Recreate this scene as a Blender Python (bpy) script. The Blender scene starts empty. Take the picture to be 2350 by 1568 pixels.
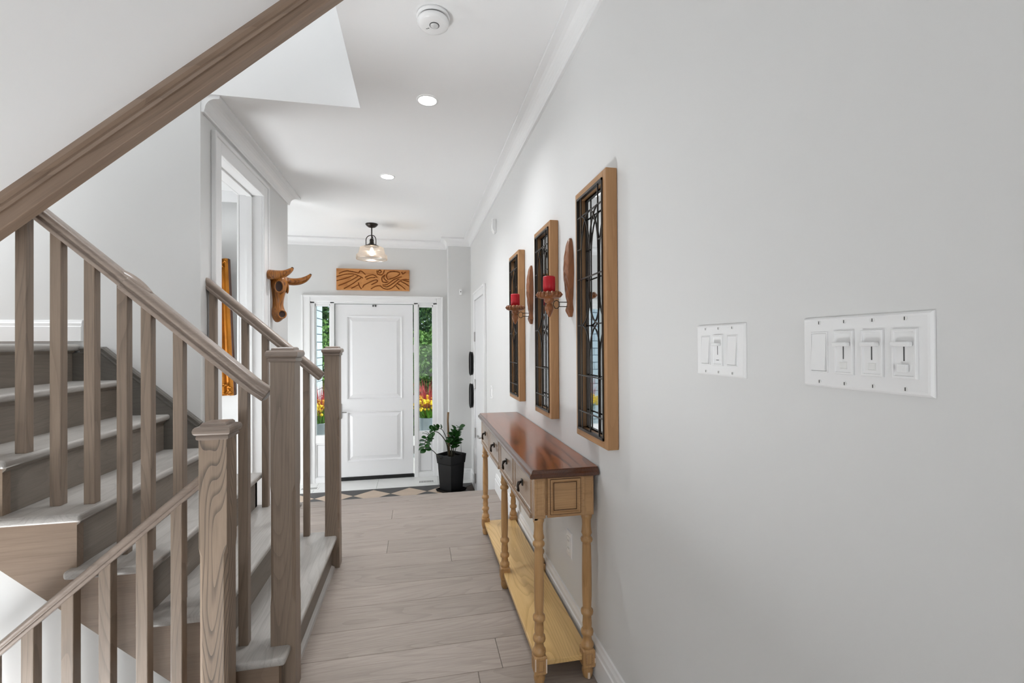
import bpy, bmesh, math, random
import numpy as np
from mathutils import Vector, Matrix

random.seed(7)
SC = bpy.context.scene
COL = SC.collection

# ------------------------------------------------------------------ camera
EYE = 1.25                                   # lens height above the hall floor
yaw, pitch, roll = (math.radians(a) for a in (11.5304, 0.3445, -0.3248))
fw = Vector((math.sin(yaw)*math.cos(pitch), math.cos(yaw)*math.cos(pitch), math.sin(pitch)))
rt = Vector((math.cos(yaw), -math.sin(yaw), 0))
up = rt.cross(fw)
r2 = rt*math.cos(roll) + up*math.sin(roll)
u2 = -rt*math.sin(roll) + up*math.cos(roll)
cd = bpy.data.cameras.new('camera')
cam = bpy.data.objects.new('camera', cd); COL.objects.link(cam)
m = Matrix.Identity(4)
for i in range(3):
    m[i][0], m[i][1], m[i][2] = r2[i], u2[i], -fw[i]
m.translation = (0, 0, EYE)
cam.matrix_world = m
cd.sensor_fit = 'HORIZONTAL'; cd.sensor_width = 36.0; cd.lens = 36.0*1060.28/2350.0
cd.clip_start = 0.02; cd.clip_end = 200
SC.camera = cam

# ------------------------------------------------------------------ sky, sun, added fill lamps, exposure
w = bpy.data.worlds.new('sky'); SC.world = w; w.use_nodes = True
bg = w.node_tree.nodes['Background']
bg.inputs[0].default_value = (0.72, 0.86, 1.0, 1); bg.inputs[1].default_value = 1.3
SC.view_settings.view_transform = 'Standard'; SC.view_settings.look = 'None'
SC.view_settings.gamma = 1.0; SC.view_settings.exposure = 0.16; SC.view_settings.use_curve_mapping = False
SC.cycles.max_bounces = 5; SC.cycles.diffuse_bounces = 4; SC.cycles.glossy_bounces = 3; SC.cycles.transparent_max_bounces = 10
SC.cycles.use_adaptive_sampling = True; SC.cycles.adaptive_threshold = 0.1; SC.cycles.adaptive_min_samples = 16
SC.cycles.caustics_reflective = False; SC.cycles.caustics_refractive = False
SC.cycles.sample_clamp_indirect = 6.0

def light(name, kind, loc, power, color=(1, 1, 1), aim=None, **kw):
    d = bpy.data.lights.new(name, kind); d.energy = power; d.color = color
    for k, v in kw.items(): setattr(d, k, v)
    o = bpy.data.objects.new(name, d); COL.objects.link(o); o.location = loc
    if aim is not None:
        o.rotation_euler = (Vector(aim)-Vector(loc)).to_track_quat('-Z', 'Y').to_euler()
    return o
light('sun', 'SUN', (9, 8, 12), 4.5, (1, .95, .86), aim=(-2, 10.5, 0), angle=math.radians(1.0))
# unseen area lamps added as fill
light('rear_fill', 'AREA', (-.6, -3.85, 1.0), 80, (.94, .975, 1), aim=(-.5, 0, 3.0), shape='RECTANGLE', size=3.6, size_y=1.8)  # added behind the camera, tipped up, as general fill for the hall
light('upper_hall_fill', 'AREA', (-1.25, 2.02, 5.05), 20, (.94, .975, 1), aim=(-1.25, 2.03, 0), shape='RECTANGLE', size=1.7, size_y=.7, spread=math.radians(95))  # unseen lamp standing in for light falling down the stairwell onto the treads
light('landing_fill', 'AREA', (-2.68, 2.1, 2.0), 13, (.93, .97, 1), aim=(0, 1.9, 1.9), shape='RECTANGLE', size=1.0, size_y=1.3)  # added beside the landing as fill; the wall there has no window
light('basement_fill', 'AREA', (-1.75, 1.15, -.9), 86, (.95, .98, 1), aim=(-.5, 1.5, 2.2), shape='RECTANGLE', size=.8, size_y=.8)  # added low, aimed up to brighten soffit, ceiling and wall under the stairs
light('left_room_fill', 'AREA', (-2.5, 3.2, .75), 40, (.94, .975, 1), aim=(-.4, 3.25, 2.5), shape='RECTANGLE', size=.9, size_y=1.2)  # added low in the side room, aimed through the doorway at the hall ceiling
light('foyer_fill', 'AREA', (-2.6, 5.15, .2), 54, (.94, .975, 1), aim=(-.2, 5.0, 2.3), shape='RECTANGLE', size=1.3, size_y=1.2)  # added low in the foyer and tipped up to brighten its ceiling

# ------------------------------------------------------------------ helpers
OFF = {}
def s2l(c):
    return tuple(((v/255)/12.92 if v/255 <= .04045 else ((v/255+.055)/1.055)**2.4) for v in c)

class MB:
    """Collects polygons in world coordinates."""
    def __init__(s): s.v = []; s.f = []; s.sm = []
    def add(s, vs, fs, smooth=False):
        n = len(s.v); s.v += [tuple(p) for p in vs]
        s.f += [tuple(i+n for i in f) for f in fs]; s.sm += [smooth]*len(fs); return s
    def box(s, x0, x1, y0, y1, z0, z1):
        x0, x1 = sorted((x0, x1)); y0, y1 = sorted((y0, y1)); z0, z1 = sorted((z0, z1))
        return s.add([(x0,y0,z0),(x1,y0,z0),(x1,y1,z0),(x0,y1,z0),(x0,y0,z1),(x1,y0,z1),(x1,y1,z1),(x0,y1,z1)],
            [(0,3,2,1),(4,5,6,7),(0,1,5,4),(1,2,6,5),(2,3,7,6),(3,0,4,7)])
    def hull2(s, poly, axis, a, b):
        """Extrude a 2-D polygon (list of pairs) along axis from a to b. Pairs are the two other axes in order."""
        n = len(poly)
        def P(p, t):
            return {'x': (t, p[0], p[1]), 'y': (p[0], t, p[1]), 'z': (p[0], p[1], t)}[axis]
        vs = [P(p, a) for p in poly]+[P(p, b) for p in poly]
        fs = [tuple(range(n-1, -1, -1)), tuple(range(n, 2*n))]+[(i, (i+1) % n, n+(i+1) % n, n+i) for i in range(n)]
        return s.add(vs, fs)
    def lathe(s, cx, cy, prof, n=24, smooth=True, caps=True):
        vs = []; fs = []
        for r, z in prof:
            for k in range(n):
                a = 2*math.pi*k/n; vs.append((cx+r*math.cos(a), cy+r*math.sin(a), z))
        for j in range(len(prof)-1):
            for k in range(n):
                k2 = (k+1) % n; fs.append((j*n+k, j*n+k2, (j+1)*n+k2, (j+1)*n+k))
        s.add(vs, fs, smooth)
        if caps:
            b = len(s.v)-len(vs)
            s.f.append(tuple(b+k for k in range(n-1, -1, -1))); s.sm.append(False)
            s.f.append(tuple(b+(len(prof)-1)*n+k for k in range(n))); s.sm.append(False)
        return s
    def sqlathe(s, cx, cy, prof):
        vs = []; fs = []
        for r, z in prof: vs += [(cx-r,cy-r,z),(cx+r,cy-r,z),(cx+r,cy+r,z),(cx-r,cy+r,z)]
        for j in range(len(prof)-1):
            for k in range(4):
                k2 = (k+1) % 4; fs.append((j*4+k, j*4+k2, (j+1)*4+k2, (j+1)*4+k))
        fs += [(3,2,1,0), tuple((len(prof)-1)*4+k for k in range(4))]
        return s.add(vs, fs)
    def tube(s, path, r, n=8, smooth=True, radii=None, closed=False):
        P = [Vector(p) for p in path]; vs = []; fs = []; N = len(P)
        t0 = None; ref = None
        for i, p in enumerate(P):
            if closed: t = (P[(i+1) % N]-P[i-1]).normalized()
            else: t = (P[min(i+1, N-1)]-P[max(i-1, 0)]).normalized()
            if ref is None:
                ref = Vector((0,0,1)) if abs(t.z) < .9 else Vector((1,0,0))
                a = ref.cross(t).normalized()
            else:
                a = (a - t*a.dot(t)).normalized()
            b = t.cross(a)
            rr = radii[i] if radii else r
            for k in range(n):
                q = 2*math.pi*(k+.5)/n; vs.append(p+a*(rr*math.cos(q))+b*(rr*math.sin(q)))
        M = N if closed else N-1
        for i in range(M):
            for k in range(n):
                k2 = (k+1) % n; j = (i+1) % N
                fs.append((i*n+k, i*n+k2, j*n+k2, j*n+k))
        if not closed: fs += [tuple(range(n-1, -1, -1)), tuple((N-1)*n+k for k in range(n))]
        return s.add(vs, fs, smooth)
    def sweep(s, path, prof, side, smooth=False):
        """Sweep closed 2-D profile (a along `side`, b along the upright normal of the path) along path."""
        P = [Vector(p) for p in path]; side = Vector(side).normalized(); n = len(prof); vs = []; fs = []
        for i, p in enumerate(P):
            d = []
            if i > 0: d.append((P[i]-P[i-1]).normalized())
            if i < len(P)-1: d.append((P[i+1]-P[i]).normalized())
            t = sum(d, Vector()).normalized(); nrm = side.cross(t).normalized()
            if nrm.z < 0: nrm = -nrm
            k = 1/max(.2, t.dot(d[0]))
            for a, b in prof: vs.append(p+side*a+nrm*(b*k))
        for i in range(len(P)-1):
            for k in range(n):
                k2 = (k+1) % n; fs.append((i*n+k, i*n+k2, (i+1)*n+k2, (i+1)*n+k))
        fs += [tuple(range(n-1, -1, -1)), tuple((len(P)-1)*n+k for k in range(n))]
        return s.add(vs, fs, smooth)
    def panel(s, o, u, v, n, wd, ht, prof):
        """Nested rectangles on a plane: prof is (inset, height along n); the last one is filled."""
        o, u, v, n = Vector(o), Vector(u), Vector(v), Vector(n); vs = []; fs = []
        for ins, h in prof:
            for a, b in ((ins, ins), (wd-ins, ins), (wd-ins, ht-ins), (ins, ht-ins)): vs.append(o+u*a+v*b+n*h)
        for j in range(len(prof)-1):
            for k in range(4):
                k2 = (k+1) % 4; fs.append((j*4+k, j*4+k2, (j+1)*4+k2, (j+1)*4+k))
        fs.append(tuple((len(prof)-1)*4+k for k in range(4)))
        return s.add(vs, fs)

def place(o, parent=None):
    COL.objects.link(o)
    if parent is not None: o.parent = parent
    return o
def obj(name, mb, mat, parent=None, bevel=0, seg=2, kind=None, loc=None, fix=True, angle=35):
    off = OFF.get(parent.name, Vector()) if parent is not None else Vector(loc or (0,0,0))
    me = bpy.data.meshes.new(name)
    me.from_pydata([(p[0]-off.x, p[1]-off.y, p[2]-off.z) for p in mb.v], [], mb.f)
    for p, q in zip(me.polygons, mb.sm): p.use_smooth = q
    if fix:
        b = bmesh.new(); b.from_mesh(me); bmesh.ops.recalc_face_normals(b, faces=b.faces); b.to_mesh(me); b.free()
    me.materials.append(mat)
    o = bpy.data.objects.new(name, me); place(o, parent)
    if parent is None: o.location = off
    OFF[o.name] = off
    if bevel:
        md = o.modifiers.new('bevel', 'BEVEL'); md.width = bevel; md.segments = seg; md.limit_method = 'ANGLE'; md.angle_limit = math.radians(angle)
        md.harden_normals = False
    if kind: o['kind'] = kind
    return o
def tag(o, label, cat, group=None):
    o['label'] = label; o['category'] = cat
    if group: o['group'] = group
    return o
def thing(name, loc, label=None, cat=None, group=None, kind=None):
    o = bpy.data.objects.new(name, None); COL.objects.link(o); o.location = loc; o.empty_display_size = .05
    OFF[o.name] = Vector(loc)
    if label: tag(o, label, cat, group)
    if kind: o['kind'] = kind
    return o
def copy_tree(o, parent=None):
    c = o.copy(); COL.objects.link(c); c.parent = parent
    OFF[c.name] = OFF.get(o.name, Vector()).copy()
    for ch in o.children: copy_tree(ch, c)
    return c
def struct(name, mb, mat, bevel=0, seg=2, parent=None):
    o = obj(name, mb, mat, parent, bevel, seg)
    if parent is None: o['kind'] = 'structure'
    return o

# ------------------------------------------------------------------ materials
def new_mat(name):
    m = bpy.data.materials.new(name); m.use_nodes = True
    nt = m.node_tree; b = nt.nodes['Principled BSDF']; return m, nt, b
def plain(name, rgb, rough=.5, metal=0, spec=.5, coat=0, lin=False, bump=0, bscale=200, emit=None, estr=0, var=0):
    m, nt, b = new_mat(name)
    c = rgb if lin else s2l(rgb)
    b.inputs['Base Color'].default_value = (*c, 1); b.inputs['Roughness'].default_value = rough
    b.inputs['Metallic'].default_value = metal; b.inputs['Specular IOR Level'].default_value = spec
    b.inputs['Coat Weight'].default_value = coat; b.inputs['Coat Roughness'].default_value = .12
    if emit: b.inputs['Emission Color'].default_value = (*emit, 1); b.inputs['Emission Strength'].default_value = estr
    tc = nt.nodes.new('ShaderNodeTexCoord')
    nz = nt.nodes.new('ShaderNodeTexNoise'); nz.inputs['Scale'].default_value = bscale; nz.inputs['Detail'].default_value = 2
    nt.links.new(tc.outputs['Object'], nz.inputs['Vector'])
    if bump:
        bp = nt.nodes.new('ShaderNodeBump'); bp.inputs['Strength'].default_value = bump; bp.inputs['Distance'].default_value = .002
        nt.links.new(nz.outputs['Fac'], bp.inputs['Height']); nt.links.new(bp.outputs['Normal'], b.inputs['Normal'])
    if var:
        n2 = nt.nodes.new('ShaderNodeTexNoise'); n2.inputs['Scale'].default_value = bscale*.08; n2.inputs['Detail'].default_value = 4
        nt.links.new(tc.outputs['Object'], n2.inputs['Vector'])
        rp = nt.nodes.new('ShaderNodeValToRGB')
        rp.color_ramp.elements[0].position = .3; rp.color_ramp.elements[1].position = .7
        rp.color_ramp.elements[0].color = (*[v*(1-var) for v in c], 1); rp.color_ramp.elements[1].color = (*[min(1, v*(1+var)) for v in c], 1)
        nt.links.new(n2.outputs['Fac'], rp.inputs['Fac']); nt.links.new(rp.outputs['Color'], b.inputs['Base Color'])
    return m
def wood(name, dark, lightc, axis='x', rough=.45, coat=0, grain=1.0, wave=.16, vary=.12, wscale=16.0, bump=.25, spec=.4, fine=.35, tilt=0):
    m, nt, b = new_mat(name); N = nt.nodes.new; L = nt.links.new
    tc = N('ShaderNodeTexCoord'); oi = N('ShaderNodeObjectInfo')
    sc = N('ShaderNodeVectorMath'); sc.operation = 'SCALE'; sc.inputs[0].default_value = (7.3, 5.1, 9.7); L(oi.outputs['Random'], sc.inputs['Scale'])
    ad = N('ShaderNodeVectorMath'); ad.operation = 'ADD'; L(tc.outputs['Object'], ad.inputs[0]); L(sc.outputs[0], ad.inputs[1])
    if tilt:
        tl = N('ShaderNodeMapping'); tl.inputs['Rotation'].default_value = (0, tilt, 0); L(ad.outputs[0], tl.inputs['Vector']); ad = tl
    def mp(along, cross):
        q = N('ShaderNodeMapping'); q.inputs['Scale'].default_value = {'x': (along, cross, cross), 'y': (cross, along, cross), 'z': (cross, cross, along)}[axis]
        L(ad.outputs[0], q.inputs['Vector']); return q
    a = mp(.9*grain, 7*grain)
    n1 = N('ShaderNodeTexNoise'); n1.inputs['Scale'].default_value = 2.2; n1.inputs['Detail'].default_value = 3; n1.inputs['Roughness'].default_value = .55; n1.inputs['Distortion'].default_value = .3
    L(a.outputs[0], n1.inputs['Vector'])
    # cathedral grain: contour lines of a stretched noise field plus straight lines across the grain
    c = mp(.8*grain, 6*grain)
    n0 = N('ShaderNodeTexNoise'); n0.inputs['Scale'].default_value = 1.0; n0.inputs['Detail'].default_value = 1.5; n0.inputs['Roughness'].default_value = .4; L(c.outputs[0], n0.inputs['Vector'])
    dt = N('ShaderNodeVectorMath'); dt.operation = 'DOT_PRODUCT'; dt.inputs[1].default_value = {'x': (0, .8, .6), 'y': (.8, 0, .6), 'z': (.8, .6, 0)}[axis]
    L(c.outputs[0], dt.inputs[0])
    k1 = N('ShaderNodeMath'); k1.operation = 'MULTIPLY'; k1.inputs[1].default_value = wscale*1.7; L(n0.outputs['Fac'], k1.inputs[0])
    k2 = N('ShaderNodeMath'); k2.operation = 'MULTIPLY_ADD'; k2.inputs[1].default_value = wscale*.4; L(dt.outputs['Value'], k2.inputs[0]); L(k1.outputs[0], k2.inputs[2])
    fr = N('ShaderNodeMath'); fr.operation = 'FRACT'; L(k2.outputs[0], fr.inputs[0])
    wv = N('ShaderNodeMapRange'); wv.interpolation_type = 'SMOOTHSTEP'; wv.inputs['From Min'].default_value = 0; wv.inputs['From Max'].default_value = .45; L(fr.outputs[0], wv.inputs['Value'])
    mx = N('ShaderNodeMix'); mx.data_type = 'FLOAT'; mx.inputs[0].default_value = wave
    L(n1.outputs['Fac'], mx.inputs[2]); L(wv.outputs[0], mx.inputs[3])
    d = mp(6*grain, 170*grain)
    n2 = N('ShaderNodeTexNoise'); n2.inputs['Scale'].default_value = 1.6; n2.inputs['Detail'].default_value = 2; n2.inputs['Roughness'].default_value = .7; L(d.outputs[0], n2.inputs['Vector'])
    m2 = N('ShaderNodeMix'); m2.data_type = 'FLOAT'; m2.inputs[0].default_value = fine
    L(mx.outputs[0], m2.inputs[2]); L(n2.outputs['Fac'], m2.inputs[3])
    rp = N('ShaderNodeValToRGB'); e = rp.color_ramp.elements
    e[0].position = .22; e[1].position = .72; e[0].color = (*s2l(dark), 1); e[1].color = (*s2l(lightc), 1)
    L(m2.outputs[0], rp.inputs['Fac'])
    hs = N('ShaderNodeHueSaturation'); mr = N('ShaderNodeMapRange')
    mr.inputs['To Min'].default_value = 1-vary; mr.inputs['To Max'].default_value = 1+vary
    L(oi.outputs['Random'], mr.inputs['Value']); L(mr.outputs[0], hs.inputs['Value']); L(rp.outputs['Color'], hs.inputs['Color'])
    L(hs.outputs['Color'], b.inputs['Base Color'])
    b.inputs['Roughness'].default_value = rough; b.inputs['Coat Weight'].default_value = coat; b.inputs['Coat Roughness'].default_value = .15
    b.inputs['Specular IOR Level'].default_value = spec
    bp = N('ShaderNodeBump'); bp.inputs['Strength'].default_value = bump; bp.inputs['Distance'].default_value = .0012
    L(m2.outputs[0], bp.inputs['Height']); L(bp.outputs['Normal'], b.inputs['Normal'])
    return m
def glassy(name, tint, clear=.9, rough=.02, bump=0, trans=.0):
    m, nt, b = new_mat(name); N = nt.nodes.new; L = nt.links.new
    out = nt.nodes['Material Output']; nt.nodes.remove(b)
    t = N('ShaderNodeBsdfTransparent'); t.inputs[0].default_value = (*tint, 1)
    g = N('ShaderNodeBsdfGlossy'); g.inputs['Roughness'].default_value = rough
    x = N('ShaderNodeMixShader'); x.inputs[0].default_value = 1-clear
    if trans:
        tr = N('ShaderNodeBsdfTranslucent'); tr.inputs[0].default_value = (*tint, 1)
        y = N('ShaderNodeMixShader'); y.inputs[0].default_value = trans; L(g.outputs[0], y.inputs[1]); L(tr.outputs[0], y.inputs[2])
        L(t.outputs[0], x.inputs[1]); L(y.outputs[0], x.inputs[2])
    else:
        L(t.outputs[0], x.inputs[1]); L(g.outputs[0], x.inputs[2])
    L(x.outputs[0], out.inputs[0]); return m

M = {}
M['wall'] = plain('grey wall paint', (222, 222, 221), .6, spec=.25)
M['ceil'] = plain('ceiling paint', (244, 244, 244), .7, spec=.2)
M['trim'] = plain('white trim paint', (238, 238, 238), .35, spec=.4)
M['door'] = plain('white door paint', (236, 236, 237), .32, spec=.45)
M['plastic'] = plain('white plastic', (240, 240, 240), .22, spec=.5)
M['plastic2'] = plain('white matte plastic', (232, 232, 230), .4)
M['slot'] = plain('dark slot', (70, 70, 70), .6)
M['black'] = plain('black plastic', (10, 10, 11), .42, spec=.25)
M['iron'] = plain('dark bronze iron', (54, 48, 44), .36, metal=.7, spec=.5, var=.2)
M['steel'] = plain('brushed nickel', (170, 168, 165), .35, metal=.9)
M['rubber'] = plain('black rubber sweep', (14, 14, 15), .6)
M['floor'] = wood('greige oak plank', (132, 121, 112), (172, 160, 151), 'x', rough=.4, grain=.9, wave=.24, vary=.09, wscale=11, bump=.3, fine=.5)
M['sub'] = plain('dark subfloor', (72, 63, 56), .8)  # dark base slab that shows in the joints of planks and tiles
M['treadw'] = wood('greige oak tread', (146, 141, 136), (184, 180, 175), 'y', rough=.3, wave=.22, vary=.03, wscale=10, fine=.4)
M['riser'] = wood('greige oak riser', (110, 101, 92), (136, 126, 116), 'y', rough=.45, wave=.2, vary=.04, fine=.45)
M['stringx'] = wood('greige oak stringer', (118, 100, 85), (150, 130, 113), 'x', rough=.45, wave=.15, vary=.03, wscale=8, grain=.8, fine=.35)
M['beam'] = wood('brown stained stringer', (106, 87, 72), (146, 124, 106), 'x', rough=.4, wave=.2, vary=.03, wscale=8, grain=.7, fine=.3, tilt=math.atan(.885))
M['skirt'] = wood('grey oak skirt', (96, 92, 87), (114, 110, 104), 'x', rough=.45, wave=.2, vary=.03)
M['post'] = wood('greige oak post', (106, 92, 80), (150, 132, 116), 'z', rough=.42, wave=.22, vary=.06, wscale=12, bump=.35, fine=.35)
M['post2'] = wood('cathedral grain oak post', (92, 82, 74), (164, 143, 124), 'z', rough=.42, wave=.42, vary=.02, wscale=30, bump=.4, fine=.3)
M['rail'] = wood('greige oak rail', (124, 110, 100), (154, 139, 128), 'x', rough=.3, wave=.15, vary=.03, coat=.15)
M['mframe'] = wood('honey pine frame', (146, 106, 68), (181, 138, 96), 'z', rough=.5, wave=.16, vary=.05, wscale=10)
M['mframe_y'] = wood('honey pine frame rail', (146, 106, 68), (181, 138, 96), 'y', rough=.5, wave=.16, vary=.05, wscale=10)
M['mirror'] = plain('mirror glass', (222, 226, 228), .03, metal=1.0)
M['ttop'] = wood('dark cherry table top', (62, 30, 15), (136, 74, 36), 'y', rough=.2, wave=.45, vary=.02, coat=.12, wscale=8, grain=.8, spec=.5, fine=.2, bump=.1)
M['tedge'] = wood('dark brown table edge', (52, 30, 20), (92, 56, 38), 'y', rough=.22, wave=.16, coat=.5, vary=.02)
M['tbody'] = wood('distressed tan wood', (146, 108, 70), (190, 150, 106), 'x', rough=.4, wave=.16, vary=.03, coat=.25)
M['tfront'] = wood('distressed tan drawer front', (128, 100, 76), (166, 138, 112), 'y', rough=.28, wave=.16, vary=.03, coat=.5, spec=.6)
M['tleg'] = wood('turned tan wood', (150, 110, 66), (198, 156, 106), 'z', rough=.38, wave=.16, vary=.04, coat=.25)
M['tshelf'] = wood('golden tan shelf', (196, 158, 100), (226, 190, 130), 'y', rough=.35, wave=.4, vary=.02, coat=.2)
M['chip'] = plain('bare worn wood', (226, 205, 186), .6)
M['tglaze'] = plain('dark glaze line', (84, 54, 32), .5)
M['carved'] = wood('carved brown wood', (94, 52, 26), (150, 94, 54), 'z', rough=.4, wave=.16, vary=.05, coat=.2)
M['skull'] = wood('polished amber wood', (92, 50, 16), (166, 104, 40), 'z', rough=.3, wave=.55, vary=.02, coat=.4, wscale=8, grain=2)
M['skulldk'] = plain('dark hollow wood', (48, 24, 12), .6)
M['horntip'] = plain('dark horn tip', (52, 34, 20), .4)
M['plaque'] = wood('orange carved plank', (168, 104, 52), (204, 142, 82), 'x', rough=.5, wave=.4, vary=.02, wscale=4)
M['plaquedk'] = wood('burnt carving line', (112, 56, 22), (142, 80, 36), 'x', rough=.6, wave=.2, vary=.02)
M['candle'] = plain('red wax', (176, 12, 30), .42, spec=.4)
M['wick'] = plain('wick', (60, 50, 40), .9)
M['gold'] = plain('antique gold', (176, 112, 34), .34, metal=.55, bump=.4, bscale=90, var=.3)
M['golddk'] = plain('frame side brown', (84, 44, 20), .5)
M['tileb'] = plain('black slate tile', (56, 54, 53), .45, var=.1, bscale=120)
M['tilew'] = plain('beige stone tile', (190, 170, 150), .45, var=.06, bscale=120)
M['marble'] = plain('white marble', (226, 226, 224), .3, var=.04, bscale=60)
M['soil'] = plain('potting soil', (30, 24, 20), .9, bump=.6, bscale=60)
M['leaf'] = plain('glossy green leaf', (36, 84, 30), .3, spec=.5, var=.35, bscale=60)
M['stem'] = plain('plant stem', (52, 50, 34), .6)
M['stake'] = plain('moss stake', (126, 100, 72), .9, bump=.8, bscale=80, var=.3)
M['glass'] = glassy('clear pane', (.96, .99, .98), .988, .03)
M['galv'] = plain('galvanised bucket', (170, 180, 186), .35, metal=.5, var=.15, bscale=60)
M['hedge'] = plain('tree leaf', (58, 92, 48), .6, var=.5, bscale=25)
M['hedge2'] = plain('tree leaf light', (92, 128, 56), .6, var=.5, bscale=25)
M['bark'] = plain('bark', (72, 60, 50), .9, bump=.8, bscale=40)
M['grassl'] = plain('planter greenery', (96, 146, 36), .6, var=.4, bscale=60)
M['yellow'] = plain('yellow blossom', (240, 196, 20), .6)
M['redpl'] = plain('red plume', (186, 66, 70), .7, var=.3, bscale=60)
M['stone'] = plain('pale stone block', (196, 206, 214), .8, var=.12, bscale=40, bump=.5)
M['mortar'] = plain('grey mortar', (120, 128, 138), .9)
M['ground'] = plain('lawn', (62, 80, 42), .9, var=.3, bscale=20)
M['porch'] = plain('porch slab', (176, 174, 170), .8, var=.08, bscale=30)
M['bulb'] = plain('lit bulb', (255, 240, 214), .4, emit=(1, .86, .66), estr=14)
M['led'] = plain('lit downlight lens', (255, 255, 255), .4, emit=(1, .97, .93), estr=12)
M['shade'] = glassy('ribbed frosted shade', (.93, .82, .71), .62, .25, trans=.22)
M['lens'] = plain('clear sensor lens', (214, 214, 214), .12, spec=.8)

# ------------------------------------------------------------------ geometry constants
XR, XL = .66, -1.115                # hall walls
ZC = 2.58                           # hall ceiling
YF, YB, XB = 6.07, 5.83, .38        # front wall, bump-out front, bump-out side
YE = 3.93                           # hall floor edge (step down to the foyer)
ZF = -.45                           # foyer floor
YS = 2.70                           # stair back wall
Y1 = 1.74                           # stair near stringer face
RISE, RUN, X1 = .18, .20, -.45      # flight
NT = 7

# ------------------------------------------------------------------ walls
wr = struct('wall_right', MB().box(XR, XR+.12, -.4, YF+.2, -.6, 2.75), M['wall'])
struct('wall_front', MB().box(-2.75, -1.385, YF, YF+.18, -.6, 2.75).box(-1.385, .31, YF, YF+.18, 1.86, 2.75).box(.31, XR, YF, YF+.18, -.6, 2.75), M['wall'])
struct('wall_front_pier', MB().box(XB, XR, YB, YF, -.6, 2.75), M['wall'])
# left wall with the doorway
DY0, DY1, DZ = 2.92, 3.68, 2.35
struct('wall_left', MB().box(XL-.15, XL, YS, DY0, -.6, 2.75).box(XL-.15, XL, DY1, 4.36, -.6, 2.75).box(XL-.15, XL, DY0, DY1, DZ, 2.75), M['wall'])
struct('wall_stair', MB().box(-2.87, XL-.15, YS, YS+.12, -3.0, 5.2), M['wall'])
struct('wall_stair_upper', MB().box(XL-.15, -.31, YS, YS+.12, ZC, 5.2), M['ceil'])
struct('wall_stair_left', MB().box(-2.87, -2.75, -4.0, YS+.12, -3.0, 5.2), M['wall'])
struct('wall_stair_near', MB().box(-2.75, -.68, .60, .70, -3.0, -.2), M['wall'])
struct('wall_upper', MB().box(-.31, -.19, .60, YS, 2.75, 5.2).box(-2.75, -.31, .60, .70, 2.58, 5.2), M['wall'])
struct('wall_under_stair', MB().hull2([(-.68, -3.0), (-2.75, -3.0), (-2.75, 1.18), (-1.99, 1.18), (-.68, .02)], 'y', Y1+.035, Y1+.10), M['wall'])
struct('wall_rear', MB().box(-2.87, 2.0, -4.12, -4.0, -.2, 2.75), M['wall'])
struct('wall_rear_right', MB().box(2.0, 2.12, -4.12, -.28, -.2, 2.75).box(XR+.12, 2.0, -.4, -.28, -.2, 2.75), M['wall'])
struct('wall_foyer_left', MB().box(-2.87, -2.75, 4.24, YF+.18, -.6, 2.75), M['wall'])
struct('wall_room', MB().box(-2.75, XL-.15, 4.46, 4.58, -.6, 2.75).box(-2.75, -2.65, YS+.12, 4.46, -.6, 2.75), M['wall'])

# ceilings
struct('ceiling', MB().box(-.31, XR, .70, YS, ZC, 2.75).box(-.31, XR, YS, YF, ZC, 2.75).box(XL-.15, -.31, YS+.12, YF, ZC, 2.75).box(-2.75, XL-.15, YS+.12, YF, ZC, 2.75)
       .box(-2.75, 2.0, -4.0, .70, ZC, 2.75), M['ceil'])
struct('ceiling_upper', MB().box(-2.87, -.19, .6, YS+.12, 5.2, 5.3), M['ceil'])
def zs(x): return 2.828+.885*x         # underside of the upper flight
struct('ceiling_stair_soffit', MB().hull2([(-1.78, zs(-1.78)), (-.28, zs(-.28)), (-.28, zs(-.28)+.14), (-1.78, zs(-1.78)+.14)], 'y', .70, 1.712), M['ceil'])

# ------------------------------------------------------------------ hall floor, plank by plank
def hall_floor():
    base = struct('floor', MB().box(-.68, XR, .70, YE, -.2, -.012).box(XL, -.68, Y1+.035, YE, -.2, -.012).box(-2.75, XR, -4.0, .70, -.2, -.012)
                  .box(XR, 2.0, -4.0, -.4, -.2, -.012), M['sub'])
    y = 1.765+.185*11                     # 3.80
    joints = {1.765: [.317], 2.69: [.187], 2.875: [-.188], 3.43: [-.189], 1.95: [-.9], 2.135: [.55], 2.32: [-.62], 2.505: [.6], 3.06: [.46], 3.245: [-.85], 3.615: [.52]}
    k = 11
    while y > -3.9:
        y0 = 1.765+.185*(k-1); key = round(y0, 3)
        if y0 > 1.70: x0, x1 = XL, XR
        elif y0 > .69: x0, x1 = -.68, XR
        elif y0 > -.4: x0, x1 = -2.75, XR
        else: x0, x1 = -2.75, 2.0
        rs = random.Random(k)
        js = joints.get(key) or [x0+(x1-x0)*rs.uniform(.25, .75)]
        if x1-x0 > 3: js = js+[max(js)+1.1] if max(js)+1.1 < x1 else js
        xs = [x0]+sorted(js)+[x1]
        for a, b in zip(xs, xs[1:]):
            obj('plank', MB().box(a+.0007, b-.0007, y0+.0006, y0+.185-.0006, -.012, 0), M['floor'], base, bevel=.0016, seg=1)
        y = y0; k -= 1
    # nosing board at the step and the riser under it
    obj('step_nosing', MB().box(XL, XR, 3.801, YE+.02, -.03, 0), M['floor'], base, bevel=.009, seg=3)
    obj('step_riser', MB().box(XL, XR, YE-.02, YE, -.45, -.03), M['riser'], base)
    obj('lower_step', MB().box(XL, XR, YE, YE+.26, -.255, -.225), M['floor'], base, bevel=.008, seg=2)
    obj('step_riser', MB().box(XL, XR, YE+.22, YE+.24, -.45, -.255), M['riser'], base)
hall_floor()

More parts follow.
